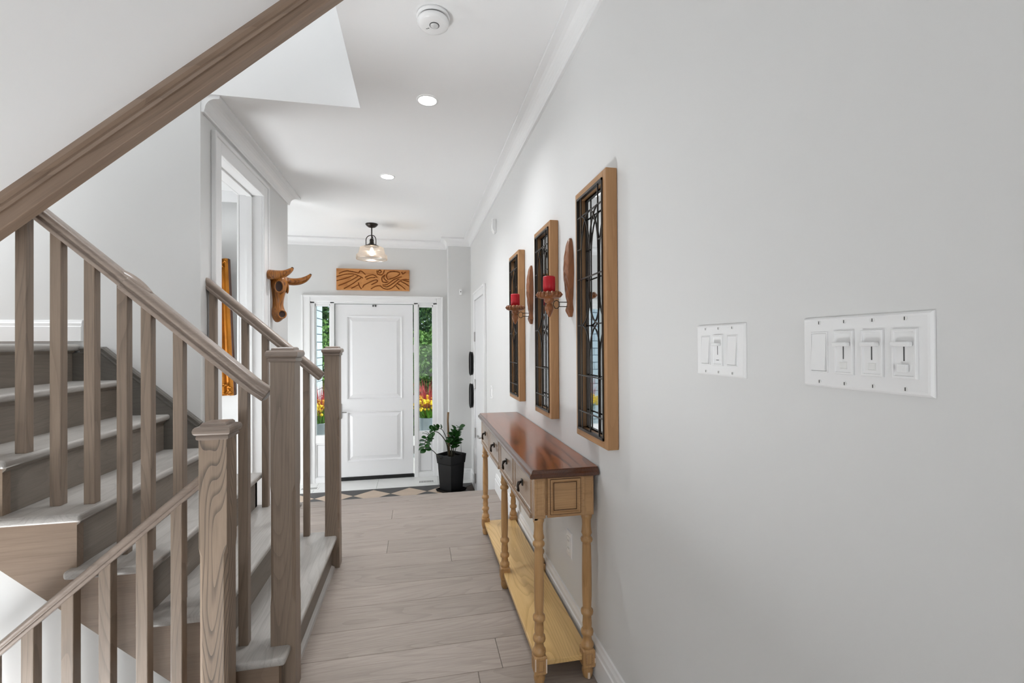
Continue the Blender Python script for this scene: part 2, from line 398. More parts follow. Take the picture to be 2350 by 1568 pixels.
# foyer floor: harlequin tiles, white marble border
def foyer_floor():
    base = struct('floor_foyer', MB().box(-2.75, XR, YE-.1, YF+.2, ZF-.12, ZF-.004), M['sub'])
    hw, hh, g = .205, .177, .0015
    tb = lambda m_, cx, cy, nm: obj(nm, MB().hull2([(max(-2.74, cx-hw+g*1.4), cy), (cx, cy-hh+g), (min(XR-.001, cx+hw-g*1.4), cy), (cx, cy+hh-g)], 'z', ZF-.004, ZF), M[m_], base)
    for j in range(5):
        for i in range(-5, 3):
            tb('tilew', -.515+.41*i, 5.466-.354*j, 'diamond_tile')
            if j > 0 or True:
                cy = 5.466-.354*j-.177
                tb('tileb', -.515+.41*i+.205, cy, 'diamond_tile')
    # black half diamonds that close the pattern against the border
    for i in range(-5, 3):
        cx = -.31+.41*i
        obj('half_diamond_tile', MB().hull2([(cx-hw+g, 5.643), (cx, 5.466+g), (min(XR-.001, cx+hw-g), 5.643)], 'z', ZF-.004, ZF), M['tileb'], base)
    obj('border_tile', MB().box(-2.75, XR, 5.644, 5.68, ZF-.004, ZF), M['tileb'], base)
    xs = [-2.75, -1.9, -1.2, -.49, .24, XR]
    for a, b in zip(xs, xs[1:]):
        obj('marble_slab', MB().box(a+.001, b-.001, 5.682, YF+.02, ZF-.004, ZF+.0015), M['marble'], base, bevel=.002, seg=1)
foyer_floor()
def register(x0, x1, y0, y1, label):
    t = thing('floor_register', ((x0+x1)/2, (y0+y1)/2, ZF+.002), label, 'floor vent', 'floor registers by the front door')
    obj('plate', MB().panel((x0, y0, ZF+.0016), (1,0,0), (0,1,0), (0,0,1), x1-x0, y1-y0, [(0, 0), (.002, .004), (.004, .005)]), M['plastic2'], t)
    n = 13
    for i in range(n):
        a = x0+.012+(x1-x0-.024)*i/n
        obj('slot', MB().box(a, a+(x1-x0-.024)/n*.5, y0+.025, y1-.025, ZF+.0060, ZF+.0072), M['slot'], t)
register(.0, .20, 5.76, 5.89, 'white slotted floor vent beside the black plant pot')
register(-1.36, -1.16, 5.78, 5.90, 'white slotted floor vent left of the front door')

# ------------------------------------------------------------------ crown mouldings, baseboards
def crown_prof(sgn):      # (out from wall, z)
    pts = [(0, 2.486), (.014, 2.486), (.016, 2.498)]
    for k in range(7):
        a = math.pi/2*k/6; pts.append((.018+.058*(1-math.cos(a)), 2.500+.060*math.sin(a)))
    pts += [(.09, 2.562), (.09, ZC-.001), (0, ZC-.001)]
    return [(sgn*a, b) for a, b in pts]
def run(path, prof):
    """Mitred moulding along a floor-plan path; prof is (out from the wall to the left of travel, z)."""
    P = [Vector((x, y)) for x, y in path]; D = [(b_-a_).normalized() for a_, b_ in zip(P, P[1:])]; Nn = [Vector((-d.y, d.x)) for d in D]
    vs = []; fs = []; k = len(prof)
    for i, p in enumerate(P):
        if i == 0: mvec = Nn[0]
        elif i == len(P)-1: mvec = Nn[-1]
        else: mvec = (Nn[i-1]+Nn[i])/(1+Nn[i-1].dot(Nn[i]))
        for a_, z in prof: vs.append((p.x+mvec.x*a_, p.y+mvec.y*a_, z))
    for i in range(len(P)-1):
        for q in range(k): fs.append((i*k+q, i*k+(q+1) % k, (i+1)*k+(q+1) % k, (i+1)*k+q))
    fs += [tuple(range(k-1, -1, -1)), tuple((len(P)-1)*k+q for q in range(k))]
    return MB().add(vs, fs)
struct('trim_1', run([(XR, -.4), (XR, YB), (XB, YB), (XB, YF), (-2.75, YF)], crown_prof(1)), M['trim'])
struct('trim_2', run([(-2.75, 4.36), (XL, 4.36), (XL, YS+.004)], crown_prof(1)), M['trim'])
def base_prof(sgn, z): return [(sgn*a, z+b) for a, b in [(0, 0), (.016, 0), (.016, .095), (.012, .10), (.012, .118), (.008, .128), (.006, .138), (0, .14)]]
struct('baseboard_right', MB().hull2([(XR+a, b) for a, b in base_prof(-1, 0)], 'y', -.4, YE), M['trim'])
struct('baseboard_right_foyer', run([(XR, YE+.26), (XR, 4.51)], base_prof(1, ZF)), M['trim'])
struct('baseboard_pier', run([(XR, 5.42), (XR, YB), (XB, YB), (XB, YF)], base_prof(1, ZF)), M['trim'])
struct('baseboard_front', MB().hull2([(YF+a, b) for a, b in base_prof(-1, ZF)], 'x', -2.75, -1.39), M['trim'])
struct('baseboard_left', MB().hull2([(XL+a, b) for a, b in base_prof(1, 0)], 'y', 3.78, YE), M['trim'])
struct('baseboard_landing', MB().hull2([(YS+a, 1.278+b*.75) for a, b in base_prof(-1, 0)], 'x', -2.75, -1.645), M['trim'])

# ------------------------------------------------------------------ front door and sidelights
def front_door():
    d = thing('door_1', (-.54, YF, ZF), kind='structure')
    x0, x1, z0, z1 = -1.01, -.06, -.405, 1.765
    yf = YF-.006+.03
    mb = MB()
    s_l, s_r, t_h, l_h = .135, .135, .135, .24
    px0, px1 = x0+s_l, x1-s_r
    up0, up1 = .56, z1-t_h-.01
    lo0, lo1 = z0+l_h-.05, .415
    mb.box(x0, px0, yf, yf+.045, z0, z1).box(px1, x1, yf, yf+.045, z0, z1)
    mb.box(px0, px1, yf, yf+.045, up1, z1).box(px0, px1, yf, yf+.045, lo1, up0).box(px0, px1, yf, yf+.045, z0, lo0)
    obj('door_slab', mb, M['door'], d)
    for a, b in ((up0, up1), (lo0, lo1)):
        obj('raised_panel', MB().panel((px0, yf, a), (1,0,0), (0,0,1), (0,-1,0), px1-px0, b-a, [(0, 0), (0, .006), (.012, .004), (.02, -.012), (.03, -.013), (.065, -.001), (.068, .001)]), M['door'], d)
    obj('door_sweep', MB().box(x0, x1, yf-.008, yf+.04, ZF+.002, z0+.002), M['rubber'], d)
    for z in (-.1, .55, 1.2):
        obj('hinge', MB().box(x1+.001, x1+.012, yf-.012, yf+.004, z-.05, z+.05), M['steel'], d)
    hd = obj('door_handle', MB().box(x0+.035, x0+.075, yf-.008, yf, .33, .52), M['steel'], d, bevel=.003)
    obj('lever', MB().tube([(x0+.055, yf, .415), (x0+.055, yf-.045, .415), (x0+.065, yf-.05, .415), (x0+.14, yf-.05, .414)], .007), M['steel'], hd)
    obj('closer_clip', MB().box(-.56, -.545, yf-.01, yf, 1.735, 1.76).box(-.53, -.515, yf-.01, yf, 1.735, 1.76), M['slot'], d)
    # frame, mullions and casing
    mb = MB()
    yb, ye = YF-.004, YF+.11
    mb.box(-1.30, -1.245, yb, ye, ZF, 1.79).box(.195, .25, yb, ye, ZF, 1.79)
    mb.box(-1.065, x0-.006, yb, ye, ZF, 1.79).box(x1+.012, .005, yb, ye, ZF, 1.79)
    mb.box(-1.30, .25, yb, ye, z1+.006, 1.83)
    obj('frame', mb, M['trim'], d, bevel=.003, seg=1)
    obj('threshold', MB().box(-1.30, .25, YF+.024, ye, ZF, ZF+.006), M['rubber'], d)
    mb = MB()
    ci, co, yo = .0, .085, YF-.022
    for p in (('L',), ('R',)):
        pass
    def casing(a0, a1, b0, b1): mb.box(a0, a1, yo, YF, b0, b1)
    casing(-1.385, -1.295, ZF, 1.86); casing(.245, .312, ZF, 1.86); casing(-1.295, .245, 1.795, 1.86)
    obj('casing', mb, M['trim'], d, bevel=.006, seg=2)
    mb = MB().box(-1.395, -1.372, yo-.008, YF, ZF, 1.872).box(.30, .322, yo-.008, YF, ZF, 1.872).box(-1.372, .30, yo-.008, YF, 1.848, 1.872)
    obj('casing_back_band', mb, M['trim'], d, bevel=.004, seg=2)
    # sidelights
    for i, (a, b) in enumerate(((-1.245, -1.065), (.005, .195))):
        t = thing('window_%d' % (i+1), ((a+b)/2, YF, .13), kind='structure')
        zb, zt = .135, 1.735
        mb = MB().box(a, a+.012, YF+.012, YF+.06, zb-.03, zt+.03).box(b-.012, b, YF+.012, YF+.06, zb-.03, zt+.03)
        mb.box(a, b, YF+.012, YF+.06, zt, zt+.06).box(a, b, YF+.004, YF+.06, zb-.10, zb)
        obj('window_frame', mb, M['trim'], t, bevel=.003, seg=1)
        obj('pane', MB().box(a+.01, b-.01, YF+.034, YF+.040, zb-.005, zt+.005), M['glass'], t)
        obj('kick_panel', MB().panel((a, YF+.03, ZF+.05), (1,0,0), (0,0,1), (0,-1,0), b-a, zb-.10-ZF-.05, [(0, .02), (.018, .02), (.0205, .006), (.024, .006), (.0265, .014), (.03, .014)]), M['door'], t)
        obj('bottom_rail', MB().box(a, b, YF, YF+.06, ZF, ZF+.06), M['trim'], t)
front_door()

# ------------------------------------------------------------------ left doorway casing and the room behind it
def left_doorway():
    d = thing('door_2', (XL, (DY0+DY1)/2, 0), kind='structure')
    def casing(x0, sg, nm):
        mb = MB()
        w_ = .085
        mb.box(x0, x0+sg*.018, DY0-w_, DY0+.004, 0, DZ+w_).box(x0, x0+sg*.018, DY1-.004, DY1+w_, 0, DZ+w_).box(x0, x0+sg*.018, DY0, DY1, DZ-.004, DZ+w_)
        o = obj(nm, mb, M['trim'], d, bevel=.005, seg=2)
        mb = MB().box(x0, x0+sg*.027, DY0-w_-.012, DY0-w_+.012, 0, DZ+w_+.012).box(x0, x0+sg*.027, DY1+w_-.012, DY1+w_+.012, 0, DZ+w_+.012).box(x0, x0+sg*.027, DY0-w_, DY1+w_, DZ+w_-.012, DZ+w_+.012)
        obj('casing_back_band', mb, M['trim'], o, bevel=.004, seg=2)
    casing(XL, 1, 'casing'); casing(XL-.15, -1, 'casing')
    mb = MB().box(XL-.15, XL, DY0-.02, DY0+.002, 0, DZ+.02).box(XL-.15, XL, DY1-.002, DY1+.02, 0, DZ+.02).box(XL-.15, XL, DY0, DY1, DZ-.002, DZ+.02)
    obj('jamb', mb, M['trim'], d)
    mb = MB().box(XL-.10, XL-.065, DY1-.014, DY1, 0, DZ).box(XL-.10, XL-.065, DY0, DY0+.014, 0, DZ).box(XL-.10, XL-.065, DY0, DY1, DZ-.014, DZ)
    obj('door_stop', mb, M['trim'], d)
    struct('floor_room', MB().box(-2.65, XL, YS+.12, 4.46, -.1, 0), M['floor'])
left_doorway()
def gold_mirror():
    t = thing('framed_mirror', (-1.86, 4.44, .83), 'ornate antique gold framed mirror hung in the room behind the doorway', 'mirror')
    x0, x1, z0, z1 = -2.18, -1.562, .82, 1.985
    def ty(z): return 4.445-.125*(z-z0)/(z1-z0)          # hangs with its top leaning out
    def bar(a0, a1, b0, b1, nm):
        mb = MB(); n = 8
        prof = [(0, .0), (0, .035), (.12, .05), (.3, .045), (.45, .025), (.6, .03), (.8, .05), (1, .04), (1, 0)]
        vert = (b1-b0) > (a1-a0)
        vs = []; fs = []
        for (p, e) in ((0, 0), (1, 1)):
            for (s_, h) in prof:
                if vert: x = a0+(a1-a0)*s_; z = b0 if p == 0 else b1
                else: x = a0 if p == 0 else a1; z = b0+(b1-b0)*s_
                vs.append((x, ty(z)-h, z))
        k = len(prof)
        fs = [(i, (i+1) % k, k+(i+1) % k, k+i) for i in range(k)]+[tuple(range(k)), tuple(range(k, 2*k))]
        mb.add(vs, fs); return obj(nm, mb, M['gold'], t)
    wf = .105
    bar(x1-wf, x1, z0, z1, 'frame_stile'); bar(x0, x0+wf, z0, z1, 'frame_stile'); bar(x0+wf, x1-wf, z1-wf, z1, 'frame_rail'); bar(x0+wf, x1-wf, z0, z0+wf, 'frame_rail')
    mb = MB(); mb.add([(x1, ty(z0)+.0, z0), (x1, ty(z1)+.0, z1), (x1, ty(z1)-.042, z1), (x1, ty(z0)-.042, z0), (x1+.004, ty(z0), z0), (x1+.004, ty(z1), z1), (x1+.004, ty(z1)-.042, z1), (x1+.004, ty(z0)-.042, z0)],
        [(0,1,2,3), (4,5,6,7), (0,1,5,4), (1,2,6,5), (2,3,7,6), (3,0,4,7)])
    obj('frame_edge', mb, M['golddk'], t)
    for z in (z0+.01, z1-.10):
        for k in range(9):
            rr = random.Random(k+int(z*100)); cx = x1-.012-.08*rr.random(); cz = z+.09*rr.random()
            obj('rosette', MB().tube([(cx-.013, ty(cz)-.05, cz-.006), (cx, ty(cz)-.057, cz+.010), (cx+.012, ty(cz)-.05, cz-.004)], .007, 6), M['gold'], t)
    mb = MB(); a, b, c, e = x0+wf-.005, x1-wf+.005, z0+wf-.005, z1-wf+.005
    mb.add([(a, ty(c)-.012, c), (b, ty(c)-.012, c), (b, ty(e)-.012, e), (a, ty(e)-.012, e), (a, ty(c), c), (b, ty(c), c), (b, ty(e), e), (a, ty(e), e)], [(0,1,2,3), (7,6,5,4), (0,1,5,4), (1,2,6,5), (2,3,7,6), (3,0,4,7)])
    obj('mirror_glass', mb, M['mirror'], t)
gold_mirror()

# closet door on the right wall of the foyer
def closet():
    d = thing('door_3', (XR, 4.95, ZF), kind='structure')
    y0, y1, zt = 4.60, 5.335, 1.76
    mb = MB().box(XR-.018, XR, y0-.08, y0, ZF, zt+.08).box(XR-.018, XR, y1, y1+.075, ZF, zt+.08).box(XR-.018, XR, y0, y1, zt, zt+.08)
    obj('casing', mb, M['trim'], d, bevel=.005, seg=2)
    mb = MB().box(XR-.026, XR, y0-.092, y0-.07, ZF, zt+.092).box(XR-.026, XR, y0-.07, y1+.065, zt+.07, zt+.092)
    obj('casing_back_band', mb, M['trim'], d, bevel=.004, seg=2)
    obj('door_leaf', MB().box(XR-.006, XR+.02, y0+.004, y1-.004, ZF+.012, zt-.004), M['door'], d, bevel=.002, seg=1)
    for z in (-.30, .23, .79, 1.34):
        obj('hinge', MB().box(XR-.022, XR-.004, y1-.012, y1+.008, z-.055, z+.055).add([], []), M['steel'], d, bevel=.003, seg=1)
    k = obj('door_knob', MB().tube([(XR-.006, y0+.07, .30), (XR-.05, y0+.07, .30), (XR-.055, y0+.085, .30), (XR-.055, y0+.17, .30)], .009), M['steel'], d)
closet()

# ------------------------------------------------------------------ staircase
def nose(n): return X1-RUN*(n-1)
def staircase():
    t = thing('staircase', (-1.0, 2.25, 0), 'greige oak staircase climbing left to a landing', 'staircase')
    for n in range(1, NT):
        yfar = 2.83 if n <= 3 else YS-.001
        obj('tread', MB().box(nose(n)-RUN-.05, nose(n), 1.71, yfar, RISE*n-.028, RISE*n), M['treadw'], t, bevel=.011, seg=4)
    for n in range(1, NT+1):
        yfar = 2.80 if n <= 3 else YS-.022
        x = nose(n)-.027
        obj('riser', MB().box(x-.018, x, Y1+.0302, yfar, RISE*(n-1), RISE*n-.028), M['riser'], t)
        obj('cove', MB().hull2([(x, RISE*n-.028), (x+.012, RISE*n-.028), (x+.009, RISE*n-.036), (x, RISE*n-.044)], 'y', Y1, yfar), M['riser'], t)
    # landing
    zl = RISE*NT
    obj('landing_floor', MB().box(-2.75, nose(NT)-.09, .70, YS, zl-.05, zl), M['floor'], t)
    obj('landing_nosing', MB().box(nose(NT)-.09, nose(NT), .70, YS-.001, zl-.030, zl+.002), M['treadw'], t, bevel=.012, seg=4)
    # cut near stringer
    pts = []
    for n in range(1, NT+1):
        x = nose(n)-.027
        pts.append((x, RISE*(n-1) if n > 1 else -.2)); pts.append((x, RISE*n-.028))
    def low(x): return .558-.885*(x+1.29)
    pts += [(-2.0, RISE*NT-.028), (-2.0, low(-2.0)), (-.67, low(-.67)), (-.67, -.2)]
    obj('stringer', MB().hull2(pts, 'y', Y1, Y1+.03), M['stringx'], t)
    # far cut stringer (open end of the three lowest steps)
    pts = []
    for n in range(1, 4):
        x = nose(n)-.027; pts.append((x, RISE*(n-1))); pts.append((x, RISE*n-.028))
    pts += [(XL+.002, RISE*3-.028), (XL+.002, 0)]
    obj('stringer', MB().hull2(pts, 'y', 2.772, 2.80), M['stringx'], t)
    # shoe moulding at the foot of the first riser
    obj('base_shoe', MB().hull2([(nose(1)-.027, 0), (nose(1)-.009, 0), (nose(1)-.012, .012), (nose(1)-.027, .02)], 'y', 1.87, 2.74), M['treadw'], t)
    # wall skirt with a moulded cap
    def sk(x): return .86-.9*(x+1.127)       # top edge
    xe = -1.55
    zt = sk(xe)
    pts = [(XL-.001, sk(XL)-.02), (xe, zt-.02), (-2.0, zt-.02), (-2.0, .75), (-1.30, .18), (XL-.001, .18)]
    s_ = obj('skirt_board', MB().hull2(pts, 'y', YS-.02, YS), M['skirt'], t)
    prof = [(0, -.02), (.02, -.02), (.026, -.012), (.022, -.004), (.026, .003), (.03, .010), (.026, .018), (0, .018)]
    path = [(XL, YS, sk(XL)-.01), (xe, YS, zt-.01), (-1.645, YS, zt-.01)]
    obj('skirt_cap', MB().sweep(path, prof, (0, -1, 0)), M['skirt'], s_)
staircase()

def upper_stringer():
    t = thing('upper_flight_stringer', (-1.0, 1.73, 1.2), 'thick brown stained stringer of the upper stair flight slanting across', 'stair stringer')
    def zb(x): return 2.729+.885*x
    a, b = -1.86, -.20
    obj('stringer_board', MB().hull2([(a, zb(a)), (b, zb(b)), (b, zb(b)+.34), (a, zb(a)+.34)], 'y', 1.712, 1.757), M['beam'], t, bevel=.003, seg=2)
    prof = [(0, -.036), (.006, -.036), (.010, -.028), (.008, -.020), (.016, -.012), (.022, 0), (.022, .003), (0, .003)]
    obj('soffit_moulding', MB().sweep([(-1.80, 1.712, zs(-1.80)), (-.285, 1.712, zs(-.285))], prof, (0, -1, 0)), M['beam'], t)
upper_stringer()

# railings
def newel(parent, cx, cy, r, z0, ztop, ch=(.35, .75), mat='post'):
    """Square post with stop-chamfered corners and a moulded cap."""
    p = MB(); c = .010
    sh = ztop-.052
    zs_ = [z0, z0+(sh-z0)*ch[0], z0+(sh-z0)*ch[0]+.03, z0+(sh-z0)*ch[1]-.03, z0+(sh-z0)*ch[1], sh]
    cs = [.001, .001, c, c, .001, .001]
    vs = []; fs = []
    for z, q in zip(zs_, cs):
        for sx, sy, f in ((-1,-1,0), (1,-1,1), (1,1,0), (-1,1,1)):
            A = (cx+sx*(r-q), cy+sy*r, z); B = (cx+sx*r, cy+sy*(r-q), z)
            vs += [B, A] if f == 0 else [A, B]
    for j in range(5):
        for k in range(8): fs.append((j*8+k, j*8+(k+1) % 8, (j+1)*8+(k+1) % 8, (j+1)*8+k))
    fs += [tuple(range(7, -1, -1)), tuple(40+k for k in range(8))]
    p.add(vs, fs)
    n = obj('newel_post', p, M[mat], parent)
    R = r
    q = MB().sqlathe(cx, cy, [(R+.001, sh-.003), (R+.005, sh-.001), (R+.0062, sh+.005), (R+.005, sh+.010), (R+.0035, sh+.012), (R+.009, sh+.014), (R+.0125, sh+.019), (R+.0135, sh+.026), (R+.012, sh+.033), (R+.008, sh+.038), (R-.003, sh+.040), (R-.004, sh+.046), (R-.008, sh+.050), (.001, sh+.0505)])
    obj('newel_cap', q, M['rail'], n)
    return n
def rail_prof(w_, h_):
    pts = []
    for a, b in [(-.42, -1), (-.5, -.72), (-.38, -.62), (-.44, -.50), (-.5, -.35), (-.5, -.2), (-.42, -.07), (-.25, -.01), (0, 0)]: pts.append((a*w_, b*h_))
    return pts+[(-a, b) for a, b in reversed(pts[:-1])]
def ztop(x): return 1.113-.887*(x+.542)           # top of both flight rails
def baluster(parent, cx, cy, z0, z1, s_=.016, slope=-.887):
    mb = MB()
    vs = []
    for sx, sy in ((-1,-1), (1,-1), (1,1), (-1,1)): vs.append((cx+sx*s_, cy+sy*s_, z0))
    for sx, sy in ((-1,-1), (1,-1), (1,1), (-1,1)): vs.append((cx+sx*s_, cy+sy*s_, z1+slope*sx*s_))
    mb.add(vs, [(3,2,1,0), (4,5,6,7), (0,1,5,4), (1,2,6,5), (2,3,7,6), (3,0,4,7)])
    return obj('baluster', mb, M['post'], parent, bevel=.002, seg=2)
def near_railing():
    yc = 1.827
    t = thing('stair_railing', (-1.0, yc, 0), 'greige oak railing on the near side of the staircase with eight square balusters', 'stair railing')
    newel(t, -.476, yc, .041, 0, 1.246, ch=(.27, .63))
    xs = [-1.28, -1.183, -1.086, -.99, -.918, -.82, -.720, -.614]
    steps = [5, 4, 4, 3, 3, 2, 2, 1]
    for x, n in zip(xs, steps):
        baluster(t, x, yc, RISE*n-.001, ztop(x)-.045)
    for x, n in ((-1.378, 5), (-1.476, 6), (-1.574, 6)):
        baluster(t, x, yc, RISE*n-.001, ztop(x)-.045)
    xj = -.965
    P = rail_prof(.062, .052)
    r_ = obj('handrail', MB().sweep([(-.518, yc, ztop(-.518)), (-.56, yc, ztop(-.56)-.006), (xj, yc, ztop(xj))], P, (0, 1, 0), smooth=False), M['rail'], t, bevel=.003, seg=2, angle=20)
    obj('handrail', MB().sweep([(xj+.01, yc, ztop(xj)-.009), (-1.70, yc, ztop(-1.70))], rail_prof(.058, .046), (0, 1, 0)), M['rail'], t, bevel=.003, seg=2, angle=20)
    # swollen joint where the two rail lengths meet
    mb = MB(); pth = []; rad = []
    for k in range(13):
        s_ = k/12; x = xj+.045-.085*s_
        pth.append((x, yc, ztop(x)-.027+.002*math.sin(math.pi*s_))); rad.append(.022+.0075*math.sin(math.pi*s_)**.8)
    mb.tube(pth, .03, 14, radii=rad)
    obj('rail_joint', mb, M['rail'], r_)
near_railing()
def far_railing():
    yc = 2.786
    t = thing('stair_railing', (-.8, yc, 0), 'short greige oak railing on the far side running into the doorway wall', 'stair railing')
    newel(t, -.475, yc, .039, 0, 1.246, ch=(.16, .72))
    for x, n in zip((-.616, -.828, -.93, -1.088), (1, 2, 3, 3)):
        baluster(t, x, yc, RISE*n-.001, ztop(x)-.045)
    baluster(t, -.722, yc, RISE*2-.001, ztop(-.722)-.045) if False else None
    obj('handrail', MB().sweep([(-.515, yc, ztop(-.515)), (XL+.001, yc, ztop(XL))], rail_prof(.06, .05), (0, 1, 0)), M['rail'], t, bevel=.003, seg=2, angle=20)
far_railing()
def basement():
    yc = 1.664
    t = thing('basement_railing', (-.637, yc, 0), 'lower oak railing with capped newel post descending left to the basement', 'stair railing')
    newel(t, -.637, yc, .0405, -.18, 1.008, ch=(.25, .70), mat='post2')
    zt = lambda x: .831+.865*(x+.695)
    for x in (-.751, -.847, -.947, -1.045, -1.147, -1.249, -1.349):
        baluster(t, x, yc, -.22+.9*(x+.66)-.18, zt(x)-.025, .0165, .865)
    obj('handrail', MB().sweep([(-.676, yc, zt(-.676)), (-1.6, yc, zt(-1.6))], rail_prof(.050, .034), (0, 1, 0)), M['rail'], t, bevel=.003, seg=2, angle=20)
    b = thing('basement_stairs', (-1.3, 1.2, -1.0), 'oak basement steps going down behind the lower railing', 'staircase')
    for n in range(8):
        x = -.68-RUN*n; z = -RISE*(n+1)
        obj('tread', MB().box(x-RUN-.03, x+.0, .70, Y1+.034, z-.03, z), M['treadw'], b, bevel=.01, seg=3)
        obj('riser', MB().box(x-.018, x-.0, .70, Y1+.034, z, z+RISE-.03 if n else z+RISE-.012), M['riser'], b)
    obj('top_nosing', MB().box(-.69, -.60, .70, 1.70, -.03, .001), M['treadw'], b, bevel=.008, seg=3)
basement()

# ------------------------------------------------------------------ arched mirrors on the right wall
def arched_mirror(y0, label):
    y1 = y0+.305; z0, z1 = .893, 1.842; xf = .618; fr = .030
    t = thing('arched_mirror', (XR, (y0+y1)/2, z0), label, 'mirror', 'iron grille mirrors above the console table')
    for a, b in ((y0, y0+fr), (y1-fr, y1)):
        obj('frame_stile', MB().box(xf, XR-.001, a, b, z0, z1), M['mframe'], t, bevel=.003)
    for a, b in ((z0, z0+fr), (z1-fr, z1)):
        obj('frame_rail', MB().box(xf, XR-.001, y0+fr, y1-fr, a, b), M['mframe_y'], t, bevel=.003)
    obj('mirror_glass', MB().box(.637, .645, y0+fr, y1-fr, z0+fr, z1-fr), M['mirror'], t)
    gx = xf-.001; th = .0032
    Y0, Y1_, Z0, Z1 = y0+fr-.004, y1-fr+.004, z0+fr-.004, z1-fr+.004
    def P(u, v): return Vector((gx, Y1_-(Y1_-Y0)*u, Z1-(Z1-Z0)*v))     # u 0 = far side
    mb = MB()
    for a, b in ((0, .022), (.978, 1)):
        p, q = P(a, 0), P(b, 1); mb.box(gx-.004, gx+.008, p.y, q.y, q.z, p.z)
    for a, b in ((0, .010), (.990, 1)):
        p, q = P(0, a), P(1, b); mb.box(gx-.004, gx+.008, p.y, q.y, q.z, p.z)
    g = obj('grille', mb, M['iron'], t)
    def bar(pts, r=th): obj('bar', MB().tube([P(*p) for p in pts], r, 4, smooth=False), M['iron'], g)
    uL, uR, v1 = .17, .83, .088
    bar([(uL, 0), (uL, 1)]); bar([(uR, 0), (uR, 1)])
    for v in (v1, .355, .765, .918): bar([(0, v), (1, v)])
    for v in (.225, .552): bar([(0, v), (uL, v)]); bar([(uR, v), (1, v)])
    bar([(.5, .25), (.5, .44)]); bar([(.5, .665), (.5, 1)])
    def arc(ua, va, ub, vb):       # from the top bar, ending vertical
        bar([(ua+(ub-ua)*math.sin(k/8*math.pi/2), vb+(va-vb)*math.cos(k/8*math.pi/2)) for k in range(9)])
    arc(uL, v1, .5, .26); arc(.5, v1, uL, .26); arc(.5, v1, uR, .26); arc(uR, v1, .5, .26)
    for us in (uL, uR):
        for va, vb in ((.43, .552), (.675, .552)):
            bar([(.5+(us-.5)*(1-math.cos(k/8*math.pi/2)), va+(vb-va)*math.sin(k/8*math.pi/2)) for k in range(9)])
    return t
arched_mirror(1.447, 'nearest of three tall mirrors with black arched iron grille in pine frame')
arched_mirror(2.112, 'middle of three tall pine framed mirrors, between the two candle sconces')
arched_mirror(2.812, 'farthest of three tall mirrors with black arched iron grille in pine frame')

# ------------------------------------------------------------------ candle sconces
def sconce(yc, label, clabel):
    t = thing('candle_sconce', (XR, yc, 1.37), label, 'candle sconce', 'carved candle sconces between the mirrors')
    # carved leaf back plate: an outline with relief on its face
    zb, zt = 1.368, 1.712
    def half(z):
        s_ = (z-zb)/(zt-zb)
        if s_ < .08: return .010+.016*(s_/.08)
        if s_ < .28: return .026-.008*math.sin((s_-.08)/.20*math.pi)**2*1.0
        return .036*math.sqrt(max(0, 1-((s_-.55)/.452)**2)) if s_ > .55 else .026+.010*((s_-.28)/.27)
    nv, nu = 60, 14; vs = []; fs = []
    for i in range(nv+1):
        z = zb+(zt-zb)*i/nv; h = max(.004, half(z))
        for k in range(nu+1):
            u = -1+2*k/nu
            relief = (.003*math.sin(abs(u)*6.0+(z-zb)*130)+.004)*(1-u*u)**.7
            vs.append((XR-(.006+.020*h/.036)-relief*h/.036, yc+u*h, z))
    for i in range(nv):
        for k in range(nu): a = i*(nu+1)+k; fs.append((a, a+1, a+nu+2, a+nu+1))
    nb = len(vs)
    for i in range(nv+1):
        z = zb+(zt-zb)*i/nv; h = max(.004, half(z)); vs += [(XR-.001, yc-h, z), (XR-.001, yc+h, z)]
    for i in range(nv):
        a = nb+2*i
        fs += [(i*(nu+1), (i+1)*(nu+1), a+2, a), (i*(nu+1)+nu, a+1, a+3, (i+1)*(nu+1)+nu), (a, a+2, a+3, a+1)]
    fs += [(*range(0, nu+1), nb+1, nb), (*[nv*(nu+1)+k for k in range(nu, -1, -1)], nb+2*nv, nb+2*nv+1)]
    obj('back_plate', MB().add(vs, fs), M['carved'], t)
    cx = .558
    arm = MB()
    for z in (1.432, 1.413): arm.tube([(XR-.02, yc, z), (cx+.045, yc, z)], .0018, 6)
    hx = [(cx+.045, yc, 1.413), (cx+.045, yc, 1.432), (cx+.034, yc, 1.440), (cx+.022, yc, 1.434), (cx+.018, yc, 1.420), (cx+.026, yc, 1.405), (cx+.036, yc, 1.404)]
    arm.tube(hx, .0018, 6, closed=True)
    obj('wire_arm', arm, M['iron'], t)
    cup = obj('cup', MB().lathe(cx, yc, [(.001, 1.366), (.005, 1.369), (.012, 1.384), (.0185, 1.400), (.019, 1.410), (.014, 1.420), (.0115, 1.424), (.0115, 1.427), (.019, 1.430), (.022, 1.437), (.021, 1.444), (.022, 1.4465), (.040, 1.4475), (.048, 1.452), (.051, 1.461), (.048, 1.469), (.043, 1.473), (.028, 1.4735)], 24), M['carved'], t)
    for k in range(16):
        a = 2*math.pi*k/16
        obj('bead', MB().tube([(cx+.0445*math.cos(a), yc+.0445*math.sin(a), 1.455), (cx+.053*math.cos(a), yc+.053*math.sin(a), 1.463), (cx+.0445*math.cos(a), yc+.0445*math.sin(a), 1.472)], .0065, 6), M['carved'], cup)
    c = thing('candle', (cx, yc, 1.4735), clabel, 'candle', 'red pillar candles')
    obj('wax', MB().lathe(cx, yc, [(.0265, 1.4737), (.0268, 1.50), (.0262, 1.538), (.0245, 1.5425), (.020, 1.5415), (.004, 1.5395)], 28), M['candle'], c)
    obj('wick', MB().tube([(cx, yc, 1.538), (cx+.001, yc, 1.547)], .0012, 6), M['wick'], c)
sconce(1.925, 'carved wooden candle sconce beside the nearest mirror', 'red pillar candle on the nearer carved sconce')
